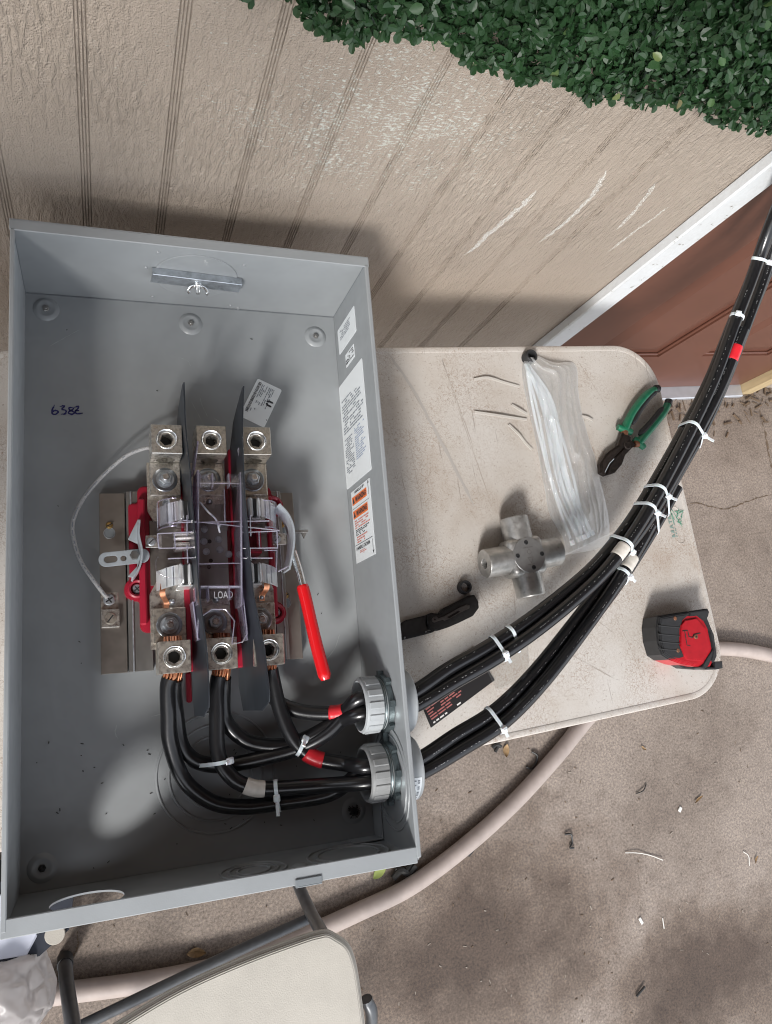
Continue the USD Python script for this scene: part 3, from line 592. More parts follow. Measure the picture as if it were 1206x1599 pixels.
# labels on the right wall
def wall_label(v0, v1, w0, w1, r=.003):
    p = sbox(v0, w0, v1, w1).buffer(-r).buffer(r) if r else sbox(v0, w0, v1, w1)
    return part('wall_label', mv(ext(p, 0, .0004), (UW - .0006, 0, 0), R=Ryz), M['label'], enc, smooth=False)
def lab_rect(pts):
    q = np.array([onu(x, y, UW) for x, y in pts]); return q[:, 1].min(), q[:, 1].max(), q[:, 2].min(), q[:, 2].max()
WX, VY = np.array([0, 0, 1.0]), np.array([0, 1.0, 0])
def rect_avg(tl, tr, br, bl):
    q = [onu(*p, UW) for p in (tl, tr, br, bl)]
    return (q[2][1] + q[3][1]) / 2, (q[0][1] + q[1][1]) / 2, (q[0][2] + q[3][2]) / 2, (q[1][2] + q[2][2]) / 2
uo = UW - .0007
v0, v1, w0, w1 = rect_avg((528, 513), (553, 481), (558, 518), (530, 553)); l1 = wall_label(v0, v1, w0, w1)
part('print', fine_print((uo, v0 + (v1 - v0) * .45, w0 + .012), WX, VY, (w1 - w0) * .6, (v1 - v0) * .4, 5, 41), M['ink_g'], l1, smooth=False)
v0, v1, w0, w1 = rect_avg((540, 552), (553, 539), (555, 558), (541, 573)); l2 = wall_label(v0, v1, w0, w1, .001)
part('print', cat([fine_print((uo, v0 + .003, w0 + .012), WX, VY, (w1 - w0) - .014, (v1 - v0) - .005, 5, 42), fine_print((uo, v0 + .003, w0 + .002), WX, VY, .009, (v1 - v0) - .012, 2, 43, .1, 1)]), M['ink'], l2, smooth=False)
v0, v1, w0, w1 = rect_avg((529, 603), (566, 562), (581, 735), (543, 762)); l3 = wall_label(v0, v1, w0, w1)
hv, hw = v1 - v0, w1 - w0
part('print', cat([fine_print((uo, v0 + hv * .50, w0 + hw * .08), WX, VY, hw * .84, hv * .34, 13, 44), fine_print((uo, v0 + hv * .12, w0 + hw * .08), WX, VY, hw * .35, hv * .34, 17, 45)]), M['ink_g'], l3, smooth=False)
part('print', fine_print((uo, v0 + hv * .18, w0 + hw * .5), WX, VY, hw * .4, hv * .30, 15, 46), M['ink_b'], l3, smooth=False)
v0, v1, w0, w1 = rect_avg((549, 768), (577, 748), (588, 865), (557, 880)); l4 = wall_label(v0, v1, w0, w1, .0005)
tag(l4, label='white label with two orange warning bars and arrows')
hv, hw = v1 - v0, w1 - w0
for a in (.80, .605):
    ob = part('orange_bar', quad((uo, v0 + hv * a, w0 + hw * .04), WX * hw * .78, VY * hv * .115), M['orange'], l4, smooth=False)
    part('lettering', text_on('WARNING', hv * .065, (uo - .0002, v0 + hv * (a + .025), w0 + hw * .22), WX, VY, True, hw * .56), M['ink'], ob, smooth=False)
    part('warning_triangle', trimesh.Trimesh([(uo - .0003, v0 + hv * (a + .02), w0 + hw * .06), (uo - .0003, v0 + hv * (a + .02), w0 + hw * .18), (uo - .0003, v0 + hv * (a + .10), w0 + hw * .12)], [[0, 1, 2]], process=False), M['ink'], ob, smooth=False)
part('print', cat([text_on('HANDLE UP', hv * .035, (uo - .0002, v0 + hv * .945, w0 + hw * .2), WX, VY, False, hw * .5), text_on('HANDLE DOWN', hv * .045, (uo - .0002, v0 + hv * .165, w0 + hw * .08), WX, VY, False, hw * .70),
     quad((uo - .0002, v0 + hv * .235, w0 + hw * .03), WX * hw * .9, VY * .0007), quad((uo - .0002, v0 + hv * .745, w0 + hw * .03), WX * hw * .9, VY * .0005), fine_print((uo, v0 + hv * .36, w0 + hw * .12), WX, VY, hw * .7, hv * .09, 4, 50),
     quad((uo - .0002, v0 + hv * .80, w0 + hw * .91), WX * .0012, VY * hv * .15), quad((uo - .0002, v0 + hv * .06, w0 + hw * .91), WX * .0012, VY * hv * .15),
     trimesh.Trimesh([(uo - .0002, v0 + hv * .95, w0 + hw * .89), (uo - .0002, v0 + hv * .95, w0 + hw * .96), (uo - .0002, v0 + hv * .995, w0 + hw * .925)], [[0, 1, 2]], process=False),
     trimesh.Trimesh([(uo - .0002, v0 + hv * .06, w0 + hw * .89), (uo - .0002, v0 + hv * .06, w0 + hw * .96), (uo - .0002, v0 + hv * .015, w0 + hw * .925)], [[0, 1, 2]], process=False)]), M['ink'], l4, smooth=False)
part('print', cat([fine_print((uo, v0 + hv * .455, w0 + hw * .10), WX, VY, hw * .8, hv * .13, 4, 47), fine_print((uo, v0 + hv * .255, w0 + hw * .15), WX, VY, hw * .7, hv * .10, 3, 48), fine_print((uo, v0 + hv * .09, w0 + hw * .25), WX, VY, hw * .4, hv * .06, 3, 49)]), M['ink_r'], l4, smooth=False)
# crumbs and metal shavings lying on the floor of the box
cr = []
for i in range(70):
    p = (rng.uniform(-.21, .21), rng.uniform(-.385, -.2) if i < 50 else rng.uniform(-.2, .35)); a = rng.uniform(0, PI); l_ = rng.uniform(.0012, .004)
    cr.append(mv(cbox(-l_ / 2, l_ / 2, -.0005, .0005, .0026, .0034, .0002), (*p, 0), a))
part('crumbs', cat(cr), M['dark_bit'], enc, smooth=False, kind='stuff')
wr = []
for i in range(26):
    p0 = np.array([rng.uniform(-.2, .2), rng.uniform(-.37, .36), .0026]); dv = rng.normal(0, .02, 2); p1 = p0 + [*dv, 0]
    wr.append(ribbon([p0, (p0 + p1) / 2 + [*rng.normal(0, .002, 2), 0], p1], rng.uniform(.0004, .0009), i, .8, 5, (0, 0, .0002)))
part('scuffs', cat(wr), pm('pale_scuff', (.36, .38, .39), .5), enc, smooth=False, kind='stuff')
sh = []
cc = L(553, 1266, 0)
for i in range(28):
    a = rng.uniform(0, 2 * PI); r0 = rng.uniform(.002, .010); P = np.array([cc[0] + r0 * math.cos(a), cc[1] + r0 * math.sin(a), .0045]); 
    sh.append(sweep(catmull([P, P + rng.normal(0, .003, 3) * [1, 1, .4] + [0, 0, .001], P + rng.normal(0, .004, 3) * [1, 1, .3] + [0, 0, .001]], 3), .0006, 5))
part('shavings', cat(sh), M['dark_bit'], enc, kind='stuff')

# ================================================================== CONDUIT HUBS
for i, (hv_, hw_, hr) in enumerate(hubs):
    hub = thing('conduit_hub', ('grey plastic conduit hub in the box wall, the clean upper one nearer the red grip', 'dull grey conduit hub in the box wall, the lower one with a white sticker outside')[i], 'conduit hub', b2w((UW, hv_, hw_)), TH, 'conduit hubs in the right wall')
    Ru = np.array([[0, 0, 1], [0, 1, 0], [-1, 0, 0]], float)   # local z -> +u
    mp = M['pvc'] if i == 0 else M['pvc_d']
    tr = 0.0
    part('bushing', mv(lathe([(.0305, -.004), (.0305, -.036), (.0325, -.0385), (.0352, -.037), (.0362, -.033), (.0362, -.014), (.034, -.012), (.034, -.004)], 48), (0, 0, 0), R=Ru), mp, hub, smooth=40)
    for k in range(14):
        a = k * 2 * PI / 14; part('grip_rib', mv(cbox(.0345, .0375, -.0045, .0045, -.034, -.014, .0008), R=Ru @ trimesh.transformations.rotation_matrix(a, [0, 0, 1])[:3, :3]), mp, hub)
    ln = Point(0, 0).buffer(.0385, quad_segs=16)
    for k in range(8):
        a = k * PI / 4; ln = ln.union(affinity.rotate(sbox(.036, -.004, .0435, .004), a, origin=(0, 0), use_radians=True))
    part('locknut', mv(ext(ln.difference(Point(0, 0).buffer(.033)), -.008, -.0005, .0012), R=Ru), M['gasket'], hub, smooth=30)
    part('thread', mv(cat([torus(.0337, .0012, 40, 6, z=-.010), torus(.0337, .0012, 40, 6, z=-.0125)]), R=Ru), M['gasket'], hub)
    ob = part('adapter_body', mv(lathe([(.0335, .0028), (.040, .0028), (.0412, .005), (.0412, .030), (.0395, .032), (.0335, .032), (.0325, .031), (.0325, .0028)], 48), R=Ru), M['pvc'], hub, smooth=40)
    if i == 1:
        th = np.linspace(.5, 1.5, 10) - PI/2
        G = np.array([[(a_, .0416 * math.sin(q), .0416 * math.cos(q)) for a_ in (.009, .027)] for q in np.linspace(.2, 1.35, 12)])
        G = G * [1, -1, 1]
        s_ = part('sticker', sheet(G), M['label'], ob, smooth=True)
        G2 = []
        for r_ in range(3):
            for q in np.arange(.28, 1.25, .07):
                if rng.random() < .75:
                    q2 = q + .045; a0 = .0115 + r_ * .005
                    G2.append(sheet(np.array([[(a_, -.0418 * math.sin(w_), .0418 * math.cos(w_)) for a_ in (a0, a0 + .003)] for w_ in (q, q2)])))
        part('print', cat(G2), M['ink_g'], s_, smooth=False)

# ================================================================== METER SOCKET BLOCK (own coordinates = the enclosure's)
blk = thing('meter_socket', 'red meter socket block with metal lugs and red handled lever bolted inside the box', 'meter socket', (*BC, TZ + .0025), TH)
UI = (-.0462, .0118, .0725)
# brackets
for nm, a, b, z1, mat_ in (('bracket_strip', -.131, -.098, .020, M['galv_d']), ('bracket_channel', -.0965, -.066, .030, M['galv']), ('bracket_channel', .100, .1165, .030, M['galv']), ('bracket_strip', .118, .1375, .020, M['galv_d'])):
    part(nm, cat([cbox(a, b, -.144, .098, z1 - .002, z1, .0006), cbox(a, a + .002, -.144, .098, .001, z1 - .001, .0005), cbox(b - .002, b, -.144, .098, .001, z1 - .001, .0005)]), mat_, blk)
part('bracket_edge', cat([cbox(-.0915, -.0895, -.1438, .0978, .0298, .0325, .0005), cbox(.1105, .112, -.1438, .0978, .0298, .032, .0005)]), M['zinc'], blk)
def key(px, py, w=.0200):
    c = L(px, py, w); part('keyhole', mv(cat([cyl(.0068, .0196, .0203, 24), ]), (c[0], c[1], 0.0)), M['box_edge'], blk)
    part('keyhole_rim', mv(torus(.0072, .0006, 28, 6, .0203), (c[0], c[1], 0)), M['zinc'], blk)
    s = part('brass_screw', mv(cat([lathe([(.0048, .0198), (.0048, .0212), (.003, .0237), (0, .0242)], 16)]), (c[0] - .0002, c[1] + .0105, 0)), M['brass'], blk)
    part('slot', mv(cbox(-.0045, .0045, -.0006, .0006, .0227, .0245, .0002), (c[0], c[1] + .0105, 0), .5), M['darkhole'], s)
for p in ((171, 833), (446, 942), (440, 831)): key(*p)
# ground lug
c = L(172, 938, .022); gl = part('ground_lug', mv(cat([cbox(-.012, .0105, -.012, .011, .018, .0205), cbox(-.0115, .0115, -.036, -.0125, .018, .028)]), (c[0], c[1], 0)), M['tin'], blk)
part('screw', mv(cyl(.0075, .0204, .0232, 20, .0012), (c[0] - .001, c[1] + .001, 0)), M['zinc'], gl)
part('cross_slot', mv(cat([cbox(-.005, .005, -.0009, .0009, .0228, .0236, .0002), cbox(-.0009, .0009, -.005, .005, .0229, .02365, .0002)]), (c[0] - .001, c[1] + .001, 0), .6), M['darkhole'], gl)
part('screw', mv(cyl(.0078, .0278, .0296, 20, .001), (c[0], c[1] - .0245, 0)), M['tin_d'], gl)
part('slot', mv(cbox(-.006, .006, -.0008, .0008, .0292, .03, .0002), (c[0], c[1] - .0245, 0), .9), M['darkhole'], gl)
# red base
e1, e2, e3 = L(214, 920, .036), L(430, 957, .036), L(426, 790, .036)
rp = sbox(-.082, -.095, .103, .105).buffer(-.01).buffer(.01)
for e in (e1, e2, e3): rp = rp.union(Point(e[0], e[1]).buffer(.016))
rp = rp.union(sbox(-.088, -.022, -.07, .075).buffer(.006)).buffer(.004).buffer(-.004)
part('red_base', ext(rp, .002, .034, .003), M['red_base'], blk, smooth=40)
part('base_rib', cat([cbox(-.082, -.073, -.085, .085, .034, .044, .002), cbox(.092, .101, -.085, .088, .034, .044, .002), cbox(-.026, -.016, -.150, .155, .008, .050, .002), cbox(.041, .051, -.150, .155, .008, .050, .002), cbox(-.024, -.017, -.19, -.15, .003, .018, .002)]), M['red_base'], blk)
for e in (e1, e2, e3):
    b_ = part('ear_boss', mv(lathe([(.0125, .0335), (.0125, .041), (.0105, .0425), (.0082, .041), (.0082, .0335)], 28), (e[0], e[1], 0)), M['red_base'], blk, smooth=40)
    s = part('screw', mv(cyl(.0066, .034, .038, 20, .0012), (e[0], e[1], 0)), M['zinc'], b_)
    part('slot', mv(cat([cbox(-.005, .005, -.0008, .0008, .0376, .0384, .0002), cbox(-.0008, .0008, -.004, .004, .0377, .03845, .0002)]), (e[0], e[1], 0), .7), M['darkhole'], b_)
def hexm(r, z0, z1, rot=0):
    return m3.Manifold.cylinder(z1 - z0, r, r, 6).rotate((0, 0, math.degrees(rot))).translate((0, 0, z0))
def cylm(r, z0, z1, n=36): return m3.Manifold.cylinder(z1 - z0, r, r, n).translate((0, 0, z0))
def lug(u, v, top, rot, mat_, strands=False, sgn=1):
    """terminal block: cube with set screw and cable port, tang with bolt.  sgn=+1 block away from the middle upward"""
    vb = v
    blkm = m3.Manifold.batch_hull([m3.Manifold.cube((.0395 - a, .0395 - b_, .050 - c_), True) for a, b_, c_ in ((0, .0012, .0012), (.0012, 0, .0012), (.0012, .0012, 0))]).translate((0, 0, top - .025))
    blkm -= cylm(.0132, top - .023, top + .01)
    port = m3.Manifold.cylinder(.06, .0122, .0122, 32, True).rotate((90, 0, 0)).translate((0, 0, top - .0325))
    blkm -= port
    lg_ = part('lug', mv(tm(blkm), (u, vb, 0)), mat_, blk, smooth=30)
    sc_ = cylm(.0130, top - .022, top - .0030) - hexm(.0086, top - .020, top + .01, rot)
    part('set_screw', mv(tm(sc_), (u, vb, 0)), M['tin'], lg_, smooth=30)
    part('screw_rim', mv(lathe([(.0140, top - .002), (.0139, top + .0004), (.0132, top + .0009), (.0122, top + .0004), (.0096, top - .0030), (.0094, top - .006)], 40), (u, vb, 0)), M['chrome'], lg_, smooth=60)
    part('hex_floor', mv(cyl(.0088, top - .0195, top - .0190, 6), (u, vb, 0)), M['darkhole'], lg_)
    return lg_
def bolt(u, v, z, parent, rot, dark=False):
    w_ = part('washer', mv(lathe([(.0165, z), (.0165, z + .0014), (.0155, z + .0022), (.012, z + .0026), (0, z + .0026)], 36), (u, v, 0)), M['zinc_d'], parent, smooth=40)
    part('lock_washer', mv(lathe([(.0115, z + .0026), (.0115, z + .0046), (.007, z + .0046)], 28), (u, v, 0)), M['galv'] if dark else M['zinc'], parent)
    part('nut', mv(tm(m3.Manifold.batch_hull([hexm(.0092, z + .0044, z + .0105, rot), hexm(.0078, z + .0044, z + .0118, rot)])), (u, v, 0)), M['zinc'], parent, smooth=False)
    part('stud', mv(cyl(.0047, z + .010, z + .0175, 18, .0008), (u, v, 0)), M['chrome'], parent)
for i, u in enumerate(UI):
    mu = M['tin'] if i == 0 else M['tin_d']; z = .056
    # bus plates: chamfered at their inner corners
    up = Polygon([(u - .0235, .066), (u - .016, .052), (u + .016, .052), (u + .0225, .066), (u + .0225, .134), (u - .0235, .134)])
    lo = Polygon([(u - .0235, -.118), (u - .0235, -.046), (u - .015, -.030), (u + .016, -.030), (u + .0225, -.046), (u + .0225, -.118)])
    part('bus_plate', ext(up, .042, .048, .0008), M['tin'], blk); part('bus_plate', ext(lo, .042, .048, .0008), M['tin'], blk)
    part('bus_post', cat([cbox(u - .018, u + .018, .056, .13, .03, .0418), cbox(u - .018, u + .018, -.115, -.035, .03, .0418)]), M['red_base'], blk)
    a = lug(u - .0, .1518, .099, .2 + i * .35, mu); b_ = lug(u + .0018, -.1312, .097, .5 + i * .4, M['tin_d'])
    part('tang', cbox(u - .020, u + .020, .086, .1316, .0482, .0555, .0007), mu, a)
    part('tang', cbox(u - .020, u + .021, -.111, -.066, .0482, .0555, .0007), M['tin_d'], b_)
    bolt(u - .0005, .1075, .0556, a, .3 + .5 * i, i > 0); bolt(u - .0003, -.0885, .0556, b_, .1 + .6 * i, i > 0)
    for v in (.077, -.058):
        part('rivet', mv(lathe([(.0044, .048), (.0042, .054), (.0026, .0575), (0, .058)], 18), (u + (.0 if v > 0 else .004), v, 0)), M['zinc'], blk, smooth=60)
# middle plate with holes and screws
cp = Polygon([(-.0085, -.055), (.032, -.055), (.032, .072), (-.0085, .072)]).buffer(.001)
mpp = part('middle_plate', ext(cp, .054, .057, .0006), M['galv'], blk)
for px, py in ((327, 846), (329, 876), (326, 946 - 60)):
    c = L(px, py, .057); part('hole', mv(cyl(.0028, .0565, .0573, 14), (c[0], c[1], 0)), M['darkhole'], mpp)
for px, py in ((319, 827), (341, 843), (318, 846), (343, 859), (357, 866), (322, 862)):
    c = L(px, py, .057); part('screw', mv(cat([cyl(.0036, .0568, .0592, 16, .0006), torus(.0042, .0006, 16, 6, .0574)]), (c[0], c[1], 0)), M['zinc'], mpp)
# jaws: folded bright blades with a dark slot between
def jaw(px, py, flip=1, up=1):
    c = L(px, py, .088); u, v = c[0], c[1]
    j = part('jaw', cat([cbox(u - .0095, u - .0022, v - .014, v + .014, .048, .092, .0026), cbox(u + .0022, u + .0080, v - .014, v + .014, .048, .092, .0026), cbox(u - .010, u + .009, v - .0155, v - .0125, .048, .084, .001)]), M['jaw'], blk, smooth=40)
    part('slot', cbox(u - .0022, u + .0022, v - .0125, v + .0125, .060, .0895, .0003), M['darkhole'], j)
    G = []
    for k in range(9):
        q = k / 8; x = u - flip * (.009 + .026 * q); zz = .086 - .028 * q ** 1.8
        G.append([(x, v - .013 - .004 * q, zz), (x, v + .013 - .004 * q, zz)])
    part('spring_blade', sheet(np.array(G)), M['jaw'], j, smooth=True)
    for s in (.25, .55): 
        q = s; x = u - flip * (.009 + .026 * q); zz = .0867 - .028 * q ** 1.8
        part('crease', cbox(x - .0006, x + .0006, v - .014, v + .011, zz, zz + .0008, .0002), M['zinc'], j)
jaw(290, 797, 1); jaw(397, 793, -1); jaw(290, 897, 1); jaw(399, 895, -1)
for u in (UI[0], UI[2]): part('link_plate', cbox(u - .0215, u + .0205, -.0335, .055, .0345, .039, .0008), M['galv_d'], blk)
# rollers, red window
c = L(287, 845, .085); u, v = c[0], c[1]
rl = [mv(cyl(.0062, -.013, .013, 18, .0015), (u, v + s * .0066, .078), R=np.array([[0, 0, 1], [0, 1, 0], [-1, 0, 0]], float)) for s in (-1, 1)]
part('roller', rl[0], M['tin'], blk); part('roller', rl[1], M['tin'], blk)
c = L(391, 846, .075); u, v = c[0], c[1]
wq = mbox(u - .014, u + .014, v - .017, v + .017, .04, .078) - mbox(u - .008, u + .008, v - .010, v + .011, .06, .1)
part('red_window_block', wq, M['red_base'], blk, smooth=False)
# copper links beside the jaws
for px, py, s in ((252, 925, 1), (416, 915, -1)):
    for k in range(4):
        c = L(px + s * k * 1.6, py, .060); P = [(c[0] + s * .002, c[1] + .022, .062), (c[0], c[1] + .008, .067), (c[0] - s * .001, c[1] - .004, .065), (c[0] + s * .004, c[1] - .013, .057), (c[0] + s * .004, c[1] - .02, .055)]
        part('copper_link', sweep(catmull(P, 5), None, section=[(-.0003, -.0016), (.0003, -.0016), (.0003, .0016), (-.0003, .0016)]), M['copper'], blk)
# side arms: zinc link bars with a screw and curved cam plates
def cam_plate(pts, w0, w1, th, name, mat_):
    P = np.array([L(x, y, w1)[:2] for x, y in pts]); P = catmull(np.c_[P, np.zeros(len(P))], 8)[:, :2]
    m = ext(LineString(P).buffer(th / 2, cap_style='flat'), w0, w1, .0005); return part(name, m, mat_, blk, smooth=30)
cl = cam_plate([(218, 813), (217, 835), (222, 862), (218, 885), (207, 902)], .050, .088, .0024, 'cam_plate', M['zinc_pale'])
cr_ = cam_plate([(436, 787), (450, 803), (458, 823), (459, 850), (452, 889)], .055, .094, .0026, 'cam_plate', M['zinc_pale'])
c = L(196, 820, .05); part('cam_bracket', cat([ext(Polygon([tuple(L(*p, .052)[:2]) for p in ((203, 836), (207, 828), (215, 812), (219, 812), (217, 850), (200, 842))]), .046, .053, .0005), ext(Polygon([tuple(L(*p, .052)[:2]) for p in ((214, 885), (216, 862), (221, 866), (210, 903), (200, 900))]), .046, .053, .0005)]), M['zinc_pale'], blk)
arm = LineString([tuple(L(166, 874, .05)[:2]), tuple(L(222, 868, .05)[:2])]).buffer(.0095)
arm = arm.difference(LineString([tuple(L(168, 874, .05)[:2]), tuple(L(178, 873, .05)[:2])]).buffer(.0045)).difference(Point(*L(193, 872, .05)[:2]).buffer(.0038))
ab = part('slotted_arm', ext(arm, .0468, .050, .0006), M['zinc_pale'], blk, smooth=False)
c = L(210, 868, .052); part('nut', mv(cyl(.0062, .050, .0575, 6, .001), (c[0], c[1], 0)), M['galv'], ab)
for px0, px1, py in ((227, 253, 846), (425, 447, 842)):
    a, b_ = L(px0, py - 9, .075), L(px1, py + 9, .075)
    lb = part('link_bar', cbox(min(a[0], b_[0]), max(a[0], b_[0]), min(a[1], b_[1]), max(a[1], b_[1]), .072, .0745, .0006), M['tin'], blk)
    c = L((px0 + px1) / 2 - 4, py, .077); s = part('screw', mv(cyl(.0056, .0744, .0775, 18, .001), (c[0], c[1], 0)), M['zinc'], lb)
    part('slot', mv(cbox(-.0042, .0042, -.0006, .0006, .0772, .0779, .0002), (c[0], c[1], 0), .8), M['darkhole'], lb)
a, b_ = L(463, 826, .06), L(481, 834, .06)
part('release_hook', cat([cbox(a[0] - .008, b_[0], b_[1] + .002, b_[1] + .006, .052, .060, .0006), ext(Polygon([(b_[0] - .010, b_[1] + .0055), (b_[0], b_[1] + .0055), (b_[0] - .006, b_[1] - .006)]), .054, .058)]), M['galv'], blk)
# lever
P = [b for b in (L(457, 862, .070), L(466, 890, .073), L(473, 918, .076))]
lv = part('lever_rod', sweep(catmull(P, 5), .0052, 14), M['chrome'], blk)
P = catmull([L(471.5, 914, .076), L(478, 940, .077), L(493, 1005, .080), L(508, 1062, .083)], 8); n = len(P)
tt = np.linspace(0, 1, n); rr = np.where(tt < .5, .0086 + .0 * tt, .0086 + .0006 * (tt - .5)); rr = rr * np.sqrt(np.clip((1.02 - tt) * 22, .12, 1)) * np.clip(.86 + tt * 3, .86, 1)
part('red_grip', sweep(P, rr, 20), M['red_grip'], lv, smooth=60, label='glossy red vinyl handle grip')
# grounding wire sleeve
P = [L(*p) for p in ((238, 700, .045), (222, 702, .042), (195, 714, .034), (160, 744, .026), (130, 780, .022), (114, 816, .020), (117, 850, .020), (128, 880, .021), (145, 905, .023), (160, 925, .025), (168, 934, .026))]
gw = part('ground_wire', sweep(catmull(P, 8), .0027, 10), M['wire_g'], blk)
pd = catmull(P, 8); part('wire_print', cat([sweep(pd[i:i + 2] + [0, 0, .0019], .0011, 5) for i in range(4, len(pd) - 4) if rng.random() < .45]), M['ink_g'], gw)

# ------------------------------------------------------------------ phase barriers
for i, (u0, seedb) in enumerate(((-.0218, 1), (.0462, 2))):
    vs = np.linspace(-.2065, .2205, 40)
    def top(v): return np.interp(v, [-.2065, -.200, -.19, .06, .165, .2205], [.100, .122, .127, .125, .118, .128 if i == 0 else .124])
    def bot(v): return np.interp(v, [-.2065, -.17, -.14, .10, .15, .19, .2205], [.052 if i == 0 else .042, .044 if i == 0 else .030, .04, .04, .045, .070, .116])
    G = []
    for v in vs:
        a_, b2 = bot(v), top(v); zs = np.linspace(a_, max(b2, a_ + .0008), 8)
        bow = (.0045 if i == 0 else .003) * math.sin((v + .2) * 9 + seedb) + (-.006 if i == 0 else .002) * max(0, (v - .1) / .12)
        ln = np.interp(v, [-.2065, -.13, -.06, .06, .22], [.24, .20, .08, .06, .10] if i else [.13, .12, .04, .04, .10])
        G.append([(u0 + bow + (z - .055) * ln, v, z) for z in zs])
    G = np.array(G); m = cat([sheet(G), sheet(G + [.0012, 0, 0])])
    brt = thing('phase_barrier', ('dark grey fibre barrier sheet standing between left and middle lugs', 'dark grey curled barrier sheet standing between middle and right lugs')[i], 'barrier sheet', (*BC, TZ + .0025), TH, 'barrier sheets between the lugs')
    part('sheet', m, M['barrier'], brt, smooth=True)
    part('top_edge', sweep(G[:, -1] + [.0006, 0, 0], .0009, 6), M['zinc'] if False else M['barrier'], brt)

# ------------------------------------------------------------------ clear shield
shd = thing('clear_shield', 'clear violet tinged plastic shield marked LOAD over the middle of the meter socket', 'plastic shield', (*BC, TZ + .0025), TH)
def wallp(x1, y1, x2, y2, w0=.070, w1=.104, th=.0016, mat_=None, name='shield_wall'):
    a, b_ = L(x1, y1, w1), L(x2, y2, w1)
    m = ext(LineString([tuple(a[:2]), tuple(b_[:2])]).buffer(th / 2, cap_style='flat'), w0, w1)
    p = part(name, m, mat_ or M['shield'], shd, smooth=False)
    r_ = .0009
    part('edge', sweep(np.array([[*a[:2], w1 + .0002], [*b_[:2], w1 + .0002]]), r_, 6), M['shield_edge'], p)
for q in ((309, 735, 309, 945), (376, 738, 377, 945)): wallp(*q, w0=.060, w1=.108, th=.003, mat_=M['shield_edge'], name='side_rail')
for q in ((309, 690, 303, 735, .062, .100), (373, 700, 376, 738, .062, .100), (301, 940, 309, 1000, .064, .095), (377, 945, 386, 1000, .064, .095)): wallp(q[0], q[1], q[2], q[3], q[4], q[5], .0022, M['shield_edge'], 'side_rail')
for q in ((262, 817, 420, 814), (285, 813, 436, 829), (246, 834, 306, 831), (248, 857, 306, 855), (246, 834, 248, 857), (272, 834, 274, 857), (306, 831, 306, 857), (262, 873, 308, 871), (308, 881, 376, 880), (378, 832, 432, 830), (378, 857, 432, 856), (404, 832, 405, 857), (432, 830, 433, 857), (378, 872, 425, 872), (292, 805, 292, 838), (292, 852, 293, 880), (390, 805, 391, 838), (390, 855, 391, 876), (309, 755, 376, 756), (313, 916, 378, 916), (350, 765, 351, 815)): wallp(*q)
# top sheet between the rails
tpz = .1065
tsp = Polygon([tuple(L(*p, tpz)[:2]) for p in ((310, 748), (322, 744), (330, 752), (360, 752), (368, 744), (376, 750), (376, 912), (360, 912), (356, 907), (350, 912), (310, 914))])
part('top_sheet', ext(tsp, tpz - .0009, tpz), M['shield'], shd, smooth=False)
fl = Polygon([tuple(L(*p, .100)[:2]) for p in ((313, 918), (378, 918), (386, 990), (378, 1003), (362, 1006), (366, 970), (352, 952), (330, 952), (316, 962), (314, 1000), (308, 996))])
part('lower_flap', ext(fl, .0985, .0995), M['shield'], shd, smooth=False)
ring_ = np.array([(*p, .0996) for p in np.array(fl.exterior.coords)]); part('flap_edge', sweep(ring_, .0010, 6), M['shield_edge'], shd)
cA = L(333, 930, .101); cB = L(362, 929, .101); X_ = (cB - cA); wl = np.linalg.norm(X_); X_ /= wl
part('lettering', text_on('LOAD', .0085, cA + [0, -.004, .0002], X_, np.cross([0, 0, 1], X_), False, wl), pm('frosted_letter', (.55, .55, .57), .5, alpha=.6), shd, smooth=False)
for px, py in ((315, 928), (368, 925), (322, 750), (367, 750)):
    a = L(px, py, .105); part('clip', cat([cbox(a[0] - .008, a[0] + .008, a[1] - .009, a[1] + .009, .088, .1045, .003)]), M['shield'], shd)
    part('clip_edge', cat([cbox(a[0] + s * .0082 - .0008, a[0] + s * .0082 + .0008, a[1] - .009, a[1] + .009, .090, .106, .0004) for s in (-1, 1)]), M['shield_edge'], shd)
# quarter round covers over the jaws
for px, py, s in ((262, 806, -1), (420, 808, 1)):
    c = L(px, py, .08); G = []
    for k in range(12):
        a = k / 11 * PI * .55; G.append([(c[0] + s * (-.010 + .022 * math.sin(a)), c[1] + d_, .066 + .030 * math.cos(a)) for d_ in (-.017, .020)])
    G = np.array(G); cv = part('jaw_cover', cat([sheet(G), sheet(G + [0, 0, .001])]), M['shield'], shd, smooth=True)
    part('edge', cat([sweep(G[:, 0], .0008, 6), sweep(G[:, 1], .0008, 6), sweep(G[-1], .0008, 6)]), M['shield_edge'], cv)
for pts in [((247, 870), (243, 880), (246, 893), (262, 902), (285, 904))]:
    P = np.array([L(x, y, .095) for x, y in pts]); P = catmull(P, 6)
    part('guard_strip', ext(LineString(P[:, :2]).buffer(.0009), .093, .096), M['shield'], shd, smooth=True)
a = L(309, 765, .104); b_ = L(343, 832, .104)
part('light_pipe', sweep(catmull([L(312, 785, .09), L(325, 800, .095), L(337, 812, .09), L(343, 832, .08)], 6), .0013, 8), M['nylon'], shd)
a = L(425, 868, .09); part('side_flap', ext(Polygon([tuple(L(*p, .09)[:2]) for p in ((412, 860), (432, 860), (431, 893), (417, 897))]), .089, .0902), M['shield'], shd)
part('side_flap', ext(Polygon([tuple(L(*p, .09)[:2]) for p in ((434, 850), (459, 846), (455, 882), (436, 893))]), .078, .0792), M['shield'], shd)
for pts in (((412, 860), (432, 860), (431, 893)), ((434, 893), (455, 882))):
    part('flap_edge', sweep(np.array([L(x, y, .0905) for x, y in pts]), .0009, 6), M['shield_edge'], shd)

